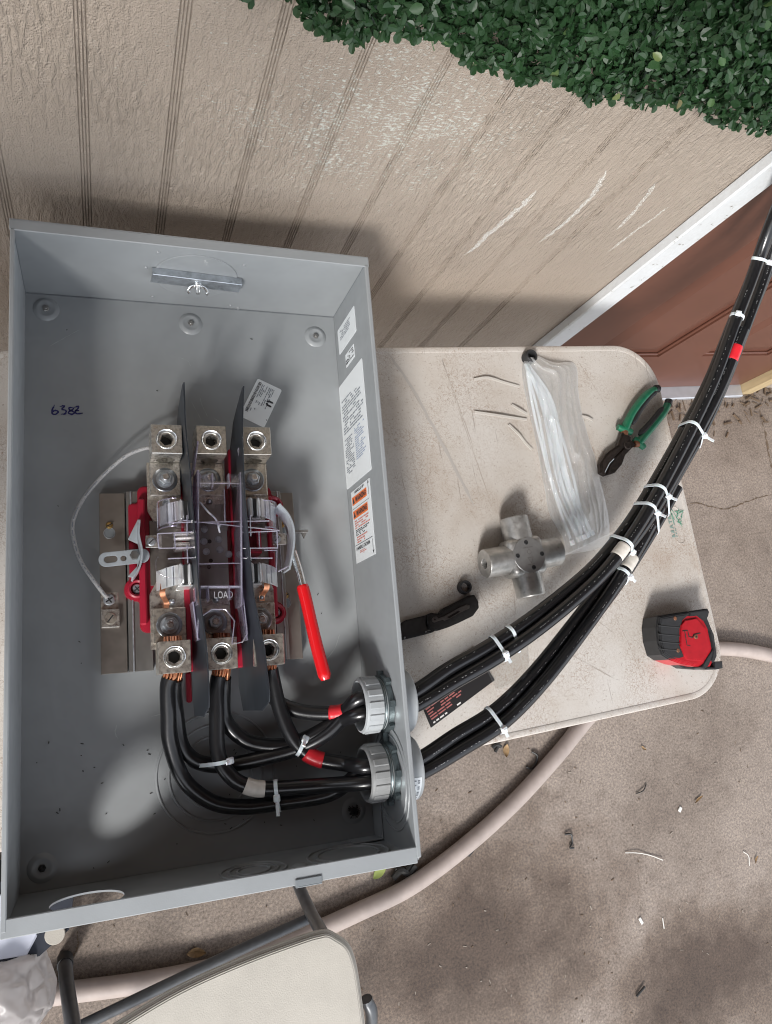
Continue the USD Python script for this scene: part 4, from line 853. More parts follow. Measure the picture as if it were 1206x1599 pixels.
# ================================================================== CABLES
RC = .0100
def W(px, py, w): return at(px, py, TZ + w)
hubc = [b2w((UW, v, w)) for v, w, _ in hubs]
axis = np.array([*BU, 0])
def hubpts(i, dv, dw):
    o = np.array([*BV, 0]) * dv + np.array([0, 0, dw])
    return [hubc[i] + o - axis * .038, hubc[i] + o * .95 + axis * .0, hubc[i] + o * .9 + axis * .036]
b1 = [(705, 1055, .099), (760, 1025, .105), (820, 987, .109), (880, 942, .112), (930, 899, .117), (968, 856, .122), (1000, 812, .130), (1038, 748, .138), (1080, 670, .148), (1117, 595, .163), (1150, 510, .19), (1180, 435, .22), (1204, 370, .26), (1232, 302, .32), (1262, 225, .40)]
b2 = [(715, 1160, .097), (780, 1120, .100), (840, 1062, .098), (900, 988, .096), (950, 921, .094), (986, 866, .094), (1018, 812, .098), (1050, 754, .104), (1094, 680, .114), (1131, 605, .128), (1163, 527, .152), (1193, 450, .182), (1217, 385, .222), (1245, 315, .28), (1275, 240, .36)]
BR = .0114
def hang(a): return (-BR * math.cos(a), BR * math.sin(a))      # hub offset (v, w) of a cable at angle a round its bundle
def bundle(bl, a0, twist, cut=None):
    P = np.array([W(*q) for q in bl]); T = np.gradient(P, axis=0); T /= np.linalg.norm(T, axis=1)[:, None]
    Ncam = np.array([0, 0, CAMZ]) - P; Ncam -= (Ncam * T).sum(1)[:, None] * T; Ncam /= np.linalg.norm(Ncam, axis=1)[:, None]
    S = np.cross(T, Ncam); k = np.linspace(0, 1, len(P)); a = a0 + twist * k
    Q = P + S * (BR * np.cos(a))[:, None] + Ncam * (BR * np.sin(a))[:, None]
    if cut: return list(Q[:cut])
    far = []; d = Q[-1] - Q[-2]; d /= np.linalg.norm(d); acc = Q[-1].copy()
    for stp in ((.05, .10), (.04, .18), (.02, .26)):
        acc = acc + d * stp[0] + np.array([0.03, -.05, stp[1]]); far.append(acc.copy())
    return list(Q) + far
cabs = []
CAB = [
 ('left_lower', [(266, 994, 0.065), (268.5, 1036, .0650), (267, 1052, .064), (262, 1072, .060), (263, 1115, .052), (266, 1160, .044), (287, 1217, .036), (330, 1252, .034), (379, 1260, .036), (435, 1254, .045), (515, 1240, .065)], 1, hang(270 * PI / 180), b2, (270 * PI / 180, 2.1), 8,
  'black cable with bare copper end from lower left lug, sweeping widest into lower hub'),
 ('left_upper', [(274, 994, 0.065), (276, 1036, .0650), (275, 1052, .058), (272, 1075, .048), (276, 1120, .036), (283, 1162, .030), (302, 1186, .027), (335, 1195, .028), (379, 1191, .032), (459, 1171, .052), (510, 1146, .070)], 0, hang(270 * PI / 180), b1, (270 * PI / 180, 2.0), 11,
  'black cable from lower left lug, crossing beneath the others to upper hub'),
 ('middle_lower', [(343, 989, 0.065), (344, 1032, .0650), (343, 1046, .064), (339, 1072, .060), (338.5, 1115, .056), (341, 1178, .052), (360, 1212, .053), (387, 1228, .056), (419, 1232, .059), (499, 1227, .068)], 1, hang(30 * PI / 180), b2, (30 * PI / 180, 2.1), None,
  'black cable with white tape band from lower middle lug through lower hub'),
 ('middle_upper', [(350, 989, 0.065), (350, 1032, .0650), (350, 1048, .058), (349, 1076, .045), (351, 1122, .036), (378, 1153, .033), (411, 1164, .036), (450, 1163, .046), (485, 1150, .060), (530, 1126, .076)], 0, hang(30 * PI / 180), b1, (30 * PI / 180, 2.0), None,
  'black cable from lower middle lug bending behind the right cable to upper hub'),
 ('right_lower', [(420, 984, 0.065), (421, 1024, .0650), (422, 1036, .064), (426, 1060, .060), (437, 1107, .056), (455, 1149, .056), (475, 1173, .058), (499, 1186, .062), (540, 1193, .076)], 1, hang(150 * PI / 180), b2, (150 * PI / 180, 2.1), None,
  'black cable with red tape band from lower right lug through lower hub'),
 ('right_upper', [(413, 984, 0.065), (414, 1024, .0650), (414, 1040, .054), (418, 1068, .046), (434, 1096, .042), (462, 1109, .048), (499, 1114, .062), (538, 1111, .080)], 0, hang(150 * PI / 180), b1, (150 * PI / 180, 2.0), None,
  'black cable with red tape from lower right lug to upper hub, behind the front one')]
for nm, ins, hi, ho, bl, offs, cut, lab in CAB:
    P = [W(*q) for q in ins] + hubpts(hi, *ho) + bundle(bl, offs[0], offs[1], cut)
    cabs.append(dict(pts=catmull(P, 7), label=lab, n_in=len(ins) * 7))
def nearest(c, cabl): return min(range(len(cabl)), key=lambda i: ((proj(cabl[i]) - c) ** 2).sum())
for ci, C in enumerate(cabs):
    P = C['pts']; start = 17
    ob = thing('power_cable', C['label'], 'cable', P[start], 0, 'black power cables')
    o = P[start]
    part('jacket', sweep(P[start:] - o, RC, 20), M['cable'], ob, smooth=60)
    C['obj'], C['o'] = ob, o
    if True:                                   # bare strands into the lug
        T, N, B = frames(P[:start + 3]); gg = np.random.default_rng(ci)
        for k in range(19):
            rad = 0 if k == 0 else (.0036 if k < 7 else .0066); a = k * PI / 3 if k < 7 else k * PI / 6; sp_ = gg.normal(1, .12, 2); s0 = gg.uniform(-.0006, .0006)
            tt = np.linspace(0, 1, start + 2); Q = P[:start + 2] + rad * ((sp_[0] + .25 * np.sin(tt * PI))[:, None] * math.cos(a + .0) * N[:start + 2] + (sp_[0] + .25 * np.sin(tt * PI))[:, None] * math.sin(a) * B[:start + 2])
            part('copper_strand', sweep(Q - o, .0016, 7), M['copper'], ob)
    # jacket print: small pale dashes along the upper side of the outside run
    gg = np.random.default_rng(70 + ci); ds = []; Tn = np.gradient(P, axis=0); Tn /= np.linalg.norm(Tn, axis=1)[:, None]
    cum = np.r_[0, np.cumsum(np.linalg.norm(np.diff(P, axis=0), axis=1))]; phi = gg.uniform(-.5, .5)
    s = cum[C['n_in'] + 14]
    while s < cum[-1]:
        ln_ = gg.uniform(.0008, .0032)
        if gg.random() < .5:
            q = np.array([[np.interp(s + e, cum, P[:, k]) for k in range(3)] for e in (0, ln_)]); tg = q[1] - q[0]; tg /= np.linalg.norm(tg)
            up = np.array([0, 0, CAMZ]) - q[0]; up -= (up @ tg) * tg; up /= np.linalg.norm(up); sd = np.cross(tg, up)
            nrm = up * math.cos(phi) + sd * math.sin(phi); sd2 = np.cross(tg, nrm)
            cc = q + nrm * (RC + .00022) - o
            ds.append(trimesh.Trimesh([cc[0] - sd2 * .00045, cc[1] - sd2 * .00045, cc[1] + sd2 * .00045, cc[0] + sd2 * .00045], [[0, 1, 2], [0, 2, 3]], process=False))
        s += ln_ + gg.uniform(.001, .004)
        if gg.random() < .03: s += .04
    if ds: part('jacket_print', cat(ds), M['print'], ob, smooth=False, kind='stuff')
def band(ci, px, py, length, mat_, label=None):
    C = cabs[ci]; P = C['pts']; i = nearest(np.array([px, py]), P)
    cum = np.r_[0, np.cumsum(np.linalg.norm(np.diff(P, axis=0), axis=1))]; s0 = cum[i]
    ss = np.linspace(s0 - length / 2, s0 + length / 2, 14); Q = np.stack([np.interp(ss, cum, P[:, k]) for k in range(3)], 1)
    r_ = np.full(14, RC + .0007) + np.r_[0, .0003 * np.random.default_rng(int(px)).random(12), 0]; r_[0] = r_[-1] = RC + .0002
    part('tape_band', sweep(Q - C['o'], r_, 24, cap=False), mat_, C['obj'], smooth=60, label=label)
band(2, 398, 1231, .026, M['tape_white'], 'white tape band'); band(4, 489, 1183, .026, M['tape_red'], 'red tape band'); band(5, 528, 1112, .022, M['tape_red'], 'red tape band')
band(3, 962, 858, .024, M['tape_white'], 'white tape band'); band(2, 978, 880, .026, M['tape_white'], 'white tape band')
def front(px, py):
    best = []
    for ci in range(6):
        i = nearest(np.array([px, py]), cabs[ci]['pts']); p = cabs[ci]['pts'][i]
        if np.linalg.norm(proj(p)[0] - [px, py]) < 12: best.append((np.linalg.norm(p - [0, 0, CAMZ]), ci))
    return min(best)[1]
band(front(1150, 548), 1150, 548, .026, M['tape_red'], 'red tape band')
# ------------------------------------------------------------------ zip ties round the cables
def tie(px, py, members, label, head=0.0, tail=.016, pad=.0004, tdir=None, wid=.0048):
    """head: angle of the head on the loop, from the side facing the camera towards the run's right"""
    cs = []; ref = cabs[members[0]]['pts']; i0 = nearest(np.array([px, py]), ref); i0 = min(max(i0, 1), len(ref) - 2); T = ref[i0 + 1] - ref[i0 - 1]; T /= np.linalg.norm(T); c0 = ref[i0]
    if tdir is not None: T = T + np.array(tdir); T /= np.linalg.norm(T)
    up = np.array([0, 0, CAMZ]) - c0; up -= (up @ T) * T; up /= np.linalg.norm(up); sd = np.cross(T, up)
    shp = []
    for m_ in members:
        P = cabs[m_]['pts']
        d = (P - c0) @ T; i = int(np.argmin(np.abs(d) + .3 * np.linalg.norm(P - c0, axis=1))); q = P[i]
        if abs((q - c0) @ T) > .012: continue
        shp.append(Point((q - c0) @ sd, (q - c0) @ up).buffer(RC + pad, quad_segs=12))
    h = shapely.union_all(shp).convex_hull; ctr = np.array(h.centroid.coords[0])
    ring = np.array([h.exterior.interpolate(s, normalized=True).coords[0] for s in np.linspace(0, 1, 49)[:-1]])
    nn = np.array([np.array(p) - ctr for p in ring]); nn /= np.linalg.norm(nn, axis=1)[:, None]
    V, Fc = [], []; tk = .0013
    for p, n_ in zip(ring, nn):
        for a, b_ in ((0, -wid / 2), (tk, -wid / 2), (tk, wid / 2), (0, wid / 2)):
            q = p + n_ * a; V.append(c0 + sd * q[0] + up * q[1] + T * b_)
    n = len(ring)
    for i in range(n):
        for k in range(4):
            a, b_ = i * 4 + k, i * 4 + (k + 1) % 4; c_, d_ = ((i + 1) % n) * 4 + k, ((i + 1) % n) * 4 + (k + 1) % 4
            Fc += [(a, c_, d_), (a, d_, b_)]
    ob = thing('zip_tie', label, 'zip tie', c0, 0, 'zip ties round the cables')
    loop = trimesh.Trimesh(np.array(V) - c0, Fc, process=False)
    if loop.volume < 0: loop.invert()
    part('strap', loop, M['nylon'], ob, smooth=30)
    dirv = np.array([math.sin(head), math.cos(head)]); far = ctr + dirv * .2
    hit = h.exterior.intersection(LineString([ctr, far])); hp = np.array(hit.coords[0]); o3 = sd * hp[0] + up * hp[1]
    n3 = sd * dirv[0] + up * dirv[1]; t3 = np.cross(n3, T); R_ = np.stack([t3, T, n3], 1)
    part('head', mv(cat([cbox(-.0045, .0045, -.0042, .0042, .0002, .0062, .0010), cbox(-.0030, .0030, -.0026, .0026, .006, .0074, .0008)]), o3, R=R_), M['nylon'], ob)
    if tail:
        q0 = o3 + n3 * .004 + T * 0; 
        tl = catmull([q0, q0 - t3 * tail * .5 * (1) + n3 * tail * .15, q0 - t3 * tail + n3 * tail * .45], 4)
        part('tail', sweep(tl, None, section=[(-.0007, -.0021), (.0007, -.0021), (.0007, .0021), (-.0007, .0021)]), M['nylon'], ob)
tie(338, 1192, [2, 1], 'white zip tie inside the box round middle and left cables, tail pointing left', -.9, .022, tdir=(-.25, -.5, 0))
tie(431, 1245, [0, 2], 'white zip tie inside the box just right of the white tape band', .2, .020)
tie(468, 1166, [4, 3], 'white zip tie inside the box left of the red tape band', -.5, .014, tdir=(.3, .2, 0))
tie(775, 1018, [1, 3, 5], 'white zip tie round upper bundle above the black card, left of a close pair', .5, .012)
tie(812, 1004, [5, 1], 'white zip tie on upper bundle above the black card, right of a close pair', 1.2, .012)
tie(766, 1130, [0, 2, 4], 'white zip tie round lower bundle nearest the lower conduit hub', .75, .010)
tie(968, 905, [0, 2, 4], 'white zip tie round lower bundle just below its white tape band', .9, .010)
tie(972, 850, [1, 3, 5], 'white zip tie round upper bundle beside its white tape band at the bag', 1.6, 0)
tie(1020, 795, [3, 1, 5, 0, 2, 4], 'white zip tie round all cables, lower of a close pair above the printed table edge', .35, .012)
tie(1033, 770, [3, 1, 5, 0, 2, 4], 'white zip tie round all cables, upper of a close pair near the cut cable end', .45, .012)
tie(1086, 670, [3, 1, 5, 0, 2, 4], 'white zip tie round all cables beside the plier handles', .8, .016)
tie(1157, 498, [3, 1], 'white zip tie round cables just above the red tape band', .0, 0)
tie(1196, 410, [3, 1, 5, 0, 2], 'white zip tie round cables topmost at the right picture edge', .6, 0)

# ================================================================== THINGS ON THE TABLE
def Z(ox, oy, s, x, y): return (ox + x / s, oy + y / s)
# --- four way die cast fitting
ax0, ax1 = at(*Z(740, 780, 4.638, 100, 455), TZ + .025), at(*Z(740, 780, 4.638, 600, 370), TZ + .025)
d_ = ax1 - ax0; fang = math.atan2(d_[1], d_[0]); fc = at(*Z(740, 780, 4.638, 410, 400), TZ + .05)
fit = thing('cross_fitting', 'grey die cast metal cross fitting with four round hubs beside the clear bag', 'pipe fitting', (fc[0], fc[1], TZ), fang)
bd = m3.Manifold.batch_hull([m3.CrossSection.square((.066 - 2 * a, .060 - 2 * a), True).offset(.0, m3.JoinType.Round).extrude(.042 - 2 * a).translate((0, 0, .003 + a)) for a in (0, .004)] + [cylm(.026, .001, .0485)])
bd = m3.Manifold.batch_hull([m3.Manifold.sphere(.011, 20).translate((x, y, z)) for x in (-.022, .022) for y in (-.020, .020) for z in (.014, .036)])
part('body', bd, M['die_cast'], fit, smooth=60)
for k, (a, l0) in enumerate(((0, .068), (PI / 2, .066), (PI, .070), (3 * PI / 2, .064))):
    Rr = trimesh.transformations.rotation_matrix(a, [0, 0, 1])[:3, :3] @ np.array([[0, 0, 1], [0, 1, 0], [-1, 0, 0]], float)
    hb_ = part('hub', mv(lathe([(0, .020), (.0235, .020), (.0240, .024), (.0232, l0 - .002), (.0222, l0), (.0085, l0), (.0080, l0 - .001), (.0078, l0 - .016), (0, l0 - .016)], 36), (0, 0, .0245), R=Rr), M['die_cast'], fit, smooth=40)
    part('hub_hole', mv(cyl(.0079, l0 - .0152, l0 - .0150, 20), (0, 0, .0245), R=Rr), M['darkhole'], hb_)
dk = part('cover_disc', mv(lathe([(.0285, .044), (.0285, .0478), (.0275, .0486), (0, .0486)], 48), (0, 0, 0)), M['die_cast_d'], fit, smooth=40)
for x, y in ((-.002, .0205), (.0222, -.0015), (-.0222, .0015), (.002, -.0205)):
    s = part('cap_screw', mv(lathe([(.0036, .0484), (.0036, .0494), (.0032, .0498), (.0019, .0498), (.0018, .0488), (0, .0488)], 16), (x, y, 0)), M['black_rub'], dk)
def flat_loop(pts, w_, z, closed=True):
    P = LineString(pts + pts[:1] if closed else pts).buffer(w_ / 2); return ext(P, z, z + .0002)
part('cast_mark', cat([flat_loop([(-.005, -.004), (.005, -.004), (0, -.013)], .0007, .0487), flat_loop([(-.004, .004), (.0, .010), (.004, .004), (.0, .001)], .0007, .0487), mv(fine_print((-.008, -.016, .0486), (1, 0, 0), (0, 1, 0), .016, .0022, 1, 61), (0, 0, 0)), mv(fine_print((-.010, .0115, .0486), (1, 0, 0), (0, 1, 0), .020, .0022, 1, 62), (0, 0, 0))]), M['galv'], dk, smooth=False)
# --- diagonal pliers
zp = lambda pts, z=.012: [tuple(at(*Z(720, 530, 3.547, x, y), TZ + z)[:2]) for x, y in pts]
pc0 = np.array([*zp([(935, 545)])[0], TZ])
pli = thing('diagonal_pliers', 'diagonal cutting pliers with green grips and dark rusty jaws near the table corner', 'pliers', pc0)
loc = lambda pts, z=.012: [(x - pc0[0], y - pc0[1]) for x, y in zp(pts, z)]
j1 = Polygon(loc([(893, 515), (868, 590), (800, 640), (770, 690), (772, 738), (797, 752), (820, 700), (850, 650), (900, 600), (940, 545)]))
j2 = Polygon(loc([(975, 585), (950, 598), (910, 640), (893, 690), (852, 738), (800, 754), (815, 705), (848, 655), (898, 604), (930, 550)]))
part('jaw', ext(j1.buffer(.0005), .005, .016, .003), M['tool_steel'], pli); part('jaw', ext(j2.buffer(.0002), .0045, .0148, .003), M['tool_steel'], pli)
c = loc([(915, 590)])[0]; part('pivot', mv(cyl(.0075, .003, .0172, 24, .001), (*c, 0)), M['tool_steel'], pli)
e_ = loc([(790, 740), (815, 690), (840, 665)]); part('cutting_edge', sweep(np.array([(*p, .0158) for p in e_]), .0008, 6), M['zinc'], pli)
for k, (pth, coll, inl) in enumerate((([(908, 500), (925, 455), (958, 395), (1003, 335), (1048, 292), (1088, 272)], ((872, 484), (948, 512)), [(950, 470), (972, 420), (1010, 360), (1050, 310), (1082, 290)]),
                                ([(985, 575), (1008, 545), (1050, 495), (1095, 440), (1130, 392), (1152, 345)], ((962, 548), (1018, 598)), [(985, 530), (1030, 485), (1078, 430), (1118, 380)]))):
    P = catmull([(*p, .0115) for p in loc(pth)], 8); n = len(P); tt = np.linspace(0, 1, n); a_ = np.linspace(0, 2 * PI, 19)[:-1]
    r_ = np.interp(tt, [0, .08, .3, .7, .93, 1], [.95, 1.0, .92, .98, .82, .35])
    hn = part('handle', sweep(P, r_, section=np.stack([np.cos(a_) * .0085, np.sin(a_) * .0078], 1)), M['green'], pli, smooth=60)
    a, b_ = loc(coll); part('guard_collar', sweep(np.array([(*a, .0105), (*(np.array(a) * .5 + np.array(b_) * .5), .0115), (*b_, .0105)]), [.0055, .0075, .0055], 14), M['green'], hn, smooth=60)
    Q = catmull([(*p, .0128) for p in loc(inl)], 6); part('grip_inlay', sweep(Q, np.interp(np.linspace(0, 1, len(Q)), [0, .1, .9, 1], [.002, .0058, .0058, .003]), 12), M['black_rub'], hn, smooth=60)
    if k == 0: tp_ = loc([(1076, 274), (1095, 272)])
    else: tp_ = loc([(1147, 360), (1154, 338)])
    part('grip_tip', sweep(np.array([(*tp_[0], .0118), (*tp_[1], .0115)]), .0072, 14), M['black_rub'], hn, smooth=60)
    a2, b2_ = (np.array(a), np.array(b_)); m_ = .5 * (a2 + b2_); dd = np.array(loc([(905, 560)])[0] if k == 0 else loc([(940, 580)])[0]) - m_
    part('rusty_shank', sweep(np.array([(*(m_ + dd * .08), .0105), (*(m_ + dd * .55), .0105)]), [.0075, .0065], 12), M['rust'], pli)
# --- tape measure
zt = lambda pts, z=.04: [tuple(at(*Z(920, 580, 3.332, x, y), TZ + z)[:2]) for x, y in pts]
tc0 = np.array([*zt([(510, 1400)], .03)[0], TZ]); loct = lambda pts, z=.04: [(x - tc0[0], y - tc0[1]) for x, y in zt(pts, z)]
tmz = thing('tape_measure', 'red and black tape measure lying on its side near the table corner', 'tape measure', tc0)
bodyp = Polygon(loct([(380, 1278), (470, 1262), (560, 1252), (600, 1258), (622, 1300), (640, 1400), (655, 1500), (640, 1535), (560, 1535), (480, 1520), (420, 1498), (385, 1470), (368, 1400)])).buffer(.003).buffer(-.003)
part('case', ext(bodyp, .0005, .040, .005), M['tm_red'], tmz, smooth=40)
ov = Polygon(loct([(362, 1278), (440, 1262), (520, 1250), (528, 1268), (490, 1300), (476, 1335), (472, 1420), (500, 1490), (470, 1500), (420, 1496), (383, 1472), (362, 1400), (356, 1330)])).buffer(.002).buffer(-.001)
ovp = part('rubber_grip', ext(ov, .001, .0425, .006), M['black_rub'], tmz, smooth=40)
for y0 in (1322, 1366, 1405, 1442):
    q = loct([(362, y0), (420, y0 + 6), (474, y0 + 10)], .0426); part('grip_groove', sweep(np.array([(*p, .0422) for p in q]), .0011, 6), M['darkhole'], ovp)
fb = Polygon(loct([(520, 1252), (600, 1240), (622, 1248), (612, 1285), (648, 1372), (662, 1480), (650, 1512), (632, 1505), (642, 1440), (622, 1350), (596, 1300), (560, 1272), (520, 1275)]))
part('bumper', ext(fb.buffer(.0008), .001, .0425, .003), M['black_rub'], tmz, smooth=40)
fb2 = Polygon(loct([(645, 1440), (655, 1455), (620, 1530), (605, 1545), (585, 1540), (600, 1510)]))
part('bumper', ext(fb2.buffer(.0006), .001, .0418, .002), M['black_rub'], tmz, smooth=40)
part('end_hook', ext(Polygon(loct([(640, 1510), (682, 1508), (686, 1545), (650, 1552), (600, 1550), (600, 1538), (640, 1540)], .02)), .004, .026, .0015), M['black_rub'], tmz)
part('corner_lug', ext(Polygon(loct([(596, 1240), (616, 1236), (624, 1252), (618, 1275), (600, 1270)])).buffer(.001), .004, .041, .002), M['black_rub'], tmz)
sd_ = part('side_plate', ext(Polygon(loct([(500, 1295), (562, 1284), (608, 1338), (634, 1440), (600, 1508), (512, 1500), (478, 1432), (480, 1320)], .043)).buffer(-.001).buffer(.001), .039, .0432, .0014), M['tm_red'], tmz, smooth=40)
c = loct([(557, 1380)], .044)[0]; s = part('screw', mv(cyl(.0042, .043, .0450, 18, .0008), (*c, 0)), M['rust'], sd_); part('slot', mv(cyl(.0017, .0448, .0453, 6), (*c, 0)), M['darkhole'], s)
part('clip_slot', sweep(np.array([(*p, .0433) for p in loct([(488, 1350), (515, 1348), (522, 1380), (540, 1385), (548, 1368), (580, 1362)], .044)]), .0010, 6), M['darkhole'], sd_)
part('clip_slot', sweep(np.array([(*p, .0433) for p in loct([(500, 1352), (512, 1425), (528, 1428)], .044)]), .0008, 6), M['darkhole'], sd_)
for p in ((450, 1285), (465, 1452)):
    c = loct([p], .043)[0]; part('case_screw', mv(cyl(.0034, .0395, .0432, 14, .0006), (*c, 0)), M['rust'], tmz)
part('belt_clip', ext(Polygon(loct([(430, 1500), (500, 1525), (570, 1540), (570, 1552), (480, 1545), (435, 1520)], .012)), .0, .02, .002), M['black_rub'], tmz)
# --- folding utility knife
zk = lambda pts, z=.014: [tuple(at(*Z(600, 880, 4.638, x, y), TZ + z)[:2]) for x, y in pts]
kc = np.array([*zk([(420, 400)])[0], TZ]); lk = lambda pts, z=.014: [(x - kc[0], y - kc[1]) for x, y in zk(pts, z)]
kn = thing('utility_knife', 'dark folding utility knife with steel pocket clip lying beside the box', 'knife', kc)
part('handle', ext(Polygon(lk([(318, 370), (350, 355), (405, 364), (438, 322), (500, 292), (560, 262), (620, 230), (662, 224), (688, 270), (695, 318), (652, 378), (545, 430), (470, 462), (395, 486), (330, 480), (312, 430)])).buffer(-.001).buffer(.001), .001, .0135, .0035), M['knife_m'], kn, smooth=40)
part('blade_holder', ext(Polygon(lk([(60, 470), (120, 440), (165, 408), (315, 372), (308, 430), (326, 482), (300, 498), (130, 535), (60, 545)])), .0025, .0118, .0025), M['knife_m'], kn, smooth=40)
part('liner', ext(Polygon(lk([(60, 545), (130, 528), (310, 490), (380, 482), (360, 498), (310, 512), (150, 552), (60, 560)])), .002, .010, .001), M['black_rub'], kn)
part('pivot_groove', sweep(np.array([(*p, .0133) for p in lk([(312, 372), (316, 430), (345, 490)])]), .0008, 6), M['darkhole'], kn)
cp_ = Polygon(lk([(345, 405), (360, 386), (380, 384), (392, 398), (430, 384), (560, 312), (600, 296), (620, 304), (618, 325), (560, 352), (470, 402), (440, 414), (425, 408), (390, 418), (365, 428), (348, 420)]))
cp_ = cp_.difference(Point(lk([(368, 405)])[0]).buffer(.0016)).difference(Polygon(lk([(455, 388), (540, 340), (552, 348), (470, 398)])))
part('pocket_clip', ext(cp_, .0136, .0150, .0005), M['knife_clip'], kn, smooth=False)
for p in ((308, 492), (155, 535)):
    c = lk([p])[0]; part('pin', mv(cyl(.0012, .009, .0125, 10), (*c, 0)), M['zinc'], kn)
# --- black rings
c = at(726, 917, TZ + .006); single('black_ring', mv(lathe([(.0078, .0002), (.0108, .0002), (.0112, .002), (.0108, .0100), (.0098, .0112), (.0078, .0110), (.0072, .0095), (.0072, .002), (.0078, .0002)], 32), (c[0], c[1], TZ)), M['black_rub'], 'small black plastic ring lying between the knife and the cross fitting', 'ring', smooth=50)
c = at(828, 557, TZ + .010); single('round_plug', mv(cat([lathe([(.0072, .0002), (.0118, .0002), (.0122, .004), (.0116, .016), (.0100, .0175), (.0076, .0168), (.0070, .012), (.0070, .003)], 32), cyl(.0078, .0005, .006, 24)]), (c[0], c[1], TZ)), M['black_rub'], 'small black round plug at the top end of the clear bag', 'plug', smooth=50)
# --- black header card and its clear sleeve
cardz = TZ + .0012
K0, K1, K2, K3 = (at(*Z(600, 880, 4.638, x, y), cardz) for x, y in ((650, 600), (802, 845), (340, 1190), (212, 885)))
cd = thing('header_card', 'black printed card reading 100 Pc. White under the cables beside the box', 'card', (*K2[:2], TZ))
kp = Polygon([tuple((k - K2)[:2]) for k in (K0, K1, K2, K3)])
part('sheet', ext(kp, .0004, .0014), M['card'], cd, smooth=False)
Xk = K1 - K2; Lk = np.linalg.norm(Xk); Xk /= Lk; Yk = np.cross([0, 0, 1], Xk); o0 = np.array([0, 0, .0015])
hk = np.linalg.norm(K3 - K2)
part('lettering', text_on('100 Pc. 11" White', .0082, o0 + Xk * .006 + Yk * (hk * .47), Xk, Yk, False, Lk * .60), M['ink_w'], cd, smooth=False)
part('print', fine_print(o0 + Xk * .007 + Yk * hk * .12, Xk, Yk, Lk * .50, hk * .31, 5, 71), M['ink_rd'], cd, smooth=False)
part('print', fine_print(o0 + Xk * .007 + Yk * hk * .03, Xk, Yk, Lk * .42, hk * .07, 1, 72), M['ink_w'], cd, smooth=False)
uc = o0 + Xk * Lk * .80 + Yk * hk * .50
part('listing_mark', cat([mv(ext(Point(0, 0).buffer(.0062).difference(Point(0, 0).buffer(.0054)), 0, .0002), uc), text_on('UL', .0040, uc - Xk * .0032 - Yk * .002, Xk, Yk, True, .0064), fine_print(uc + Xk * .009 - Yk * .004, Xk, Yk, .010, .008, 2, 73)]), M['ink_w'], cd, smooth=False)
G = []
for a in np.linspace(0, 1, 10):
    lo_, hi_ = np.array([745, 1012]) * (1 - a) + np.array([822, 985]) * a, np.array([775, 1078]) * (1 - a) + np.array([828, 1060]) * a
    G.append([at(*(lo_ * (1 - b_) + hi_ * b_), TZ + .0018 + .002 * math.sin(7 * a + 5 * b_) ** 2) for b_ in np.linspace(0, 1, 10)])
G = np.array(G); single('plastic_sleeve', cat([sheet(G), sweep(np.vstack([G[:, 0], G[-1, 1:], G[::-1, -1]]), .0005, 5)]), M['clear_film'], 'clear thin plastic sleeve sticking out right of the black card', 'plastic sleeve', smooth=True)
# --- bag of zip ties
zb = lambda x, y: Z(720, 530, 3.547, x, y)
lp = catmull(np.array([(*zb(*p), 0) for p in ((352, 105), (342, 180), (355, 290), (385, 420), (420, 580), (450, 740), (470, 850), (490, 960), (545, 1060), (575, 1120), (575, 1195))]), 6)[:, :2]
rp_ = catmull(np.array([(*zb(*p), 0) for p in ((425, 92), (520, 130), (632, 140), (650, 300), (672, 420), (710, 560), (740, 650), (765, 760), (800, 900), (818, 1000), (822, 1080))]), 6)[:, :2]
nn_ = 110; mm_ = 64; G = []
ii = np.linspace(0, len(lp) - 1, nn_)
for a in range(nn_):
    l_ = np.array([np.interp(ii[a], np.arange(len(lp)), lp[:, k]) for k in (0, 1)]); r_ = np.array([np.interp(ii[a], np.arange(len(rp_)), rp_[:, k]) for k in (0, 1)]); row = []
    for b_ in np.linspace(0, 1, mm_):
        px_, py_ = l_ * (1 - b_) + r_ * b_
        ya = a / nn_ * 46; nz = meshkit.fbm(np.array([b_ * 9 + ya * .03, ya * .20, 2.0]), 3, 4); fold = abs(meshkit.noise(np.array([b_ * 12 + ya * .09, ya * .10, 8.0]), 6) - .5) * 2
        hump = math.sin(PI * b_) ** .6 * (.35 + .65 * math.sin(PI * min(1, a / nn_ + .08)) ** .5)
        row.append(at(px_, py_, TZ + .0022 + hump * (.006 + .013 * nz + .016 * (1 - fold) ** 4 + .005 * fold)))
    G.append(row)
G = np.array(G); bot_ = G.copy(); bot_[:, :, 2] = TZ + .0012
bagt = thing('clear_bag', 'crumpled clear plastic bag holding white zip ties, below the black plug', 'plastic bag', (*G[20, 15, :2], TZ))
og_ = np.array([*G[20, 15, :2], TZ])
part('film', sheet(G - og_), M['bag'], bagt, smooth=True)
part('back_film', sheet(bot_ - og_), M['clear_film'], bagt, smooth=True)
part('seal_edge', cat([sweep(np.vstack([G[:, 0], G[-1], G[::-1, -1]]) - og_, .0006, 5)]), M['bag'], bagt)
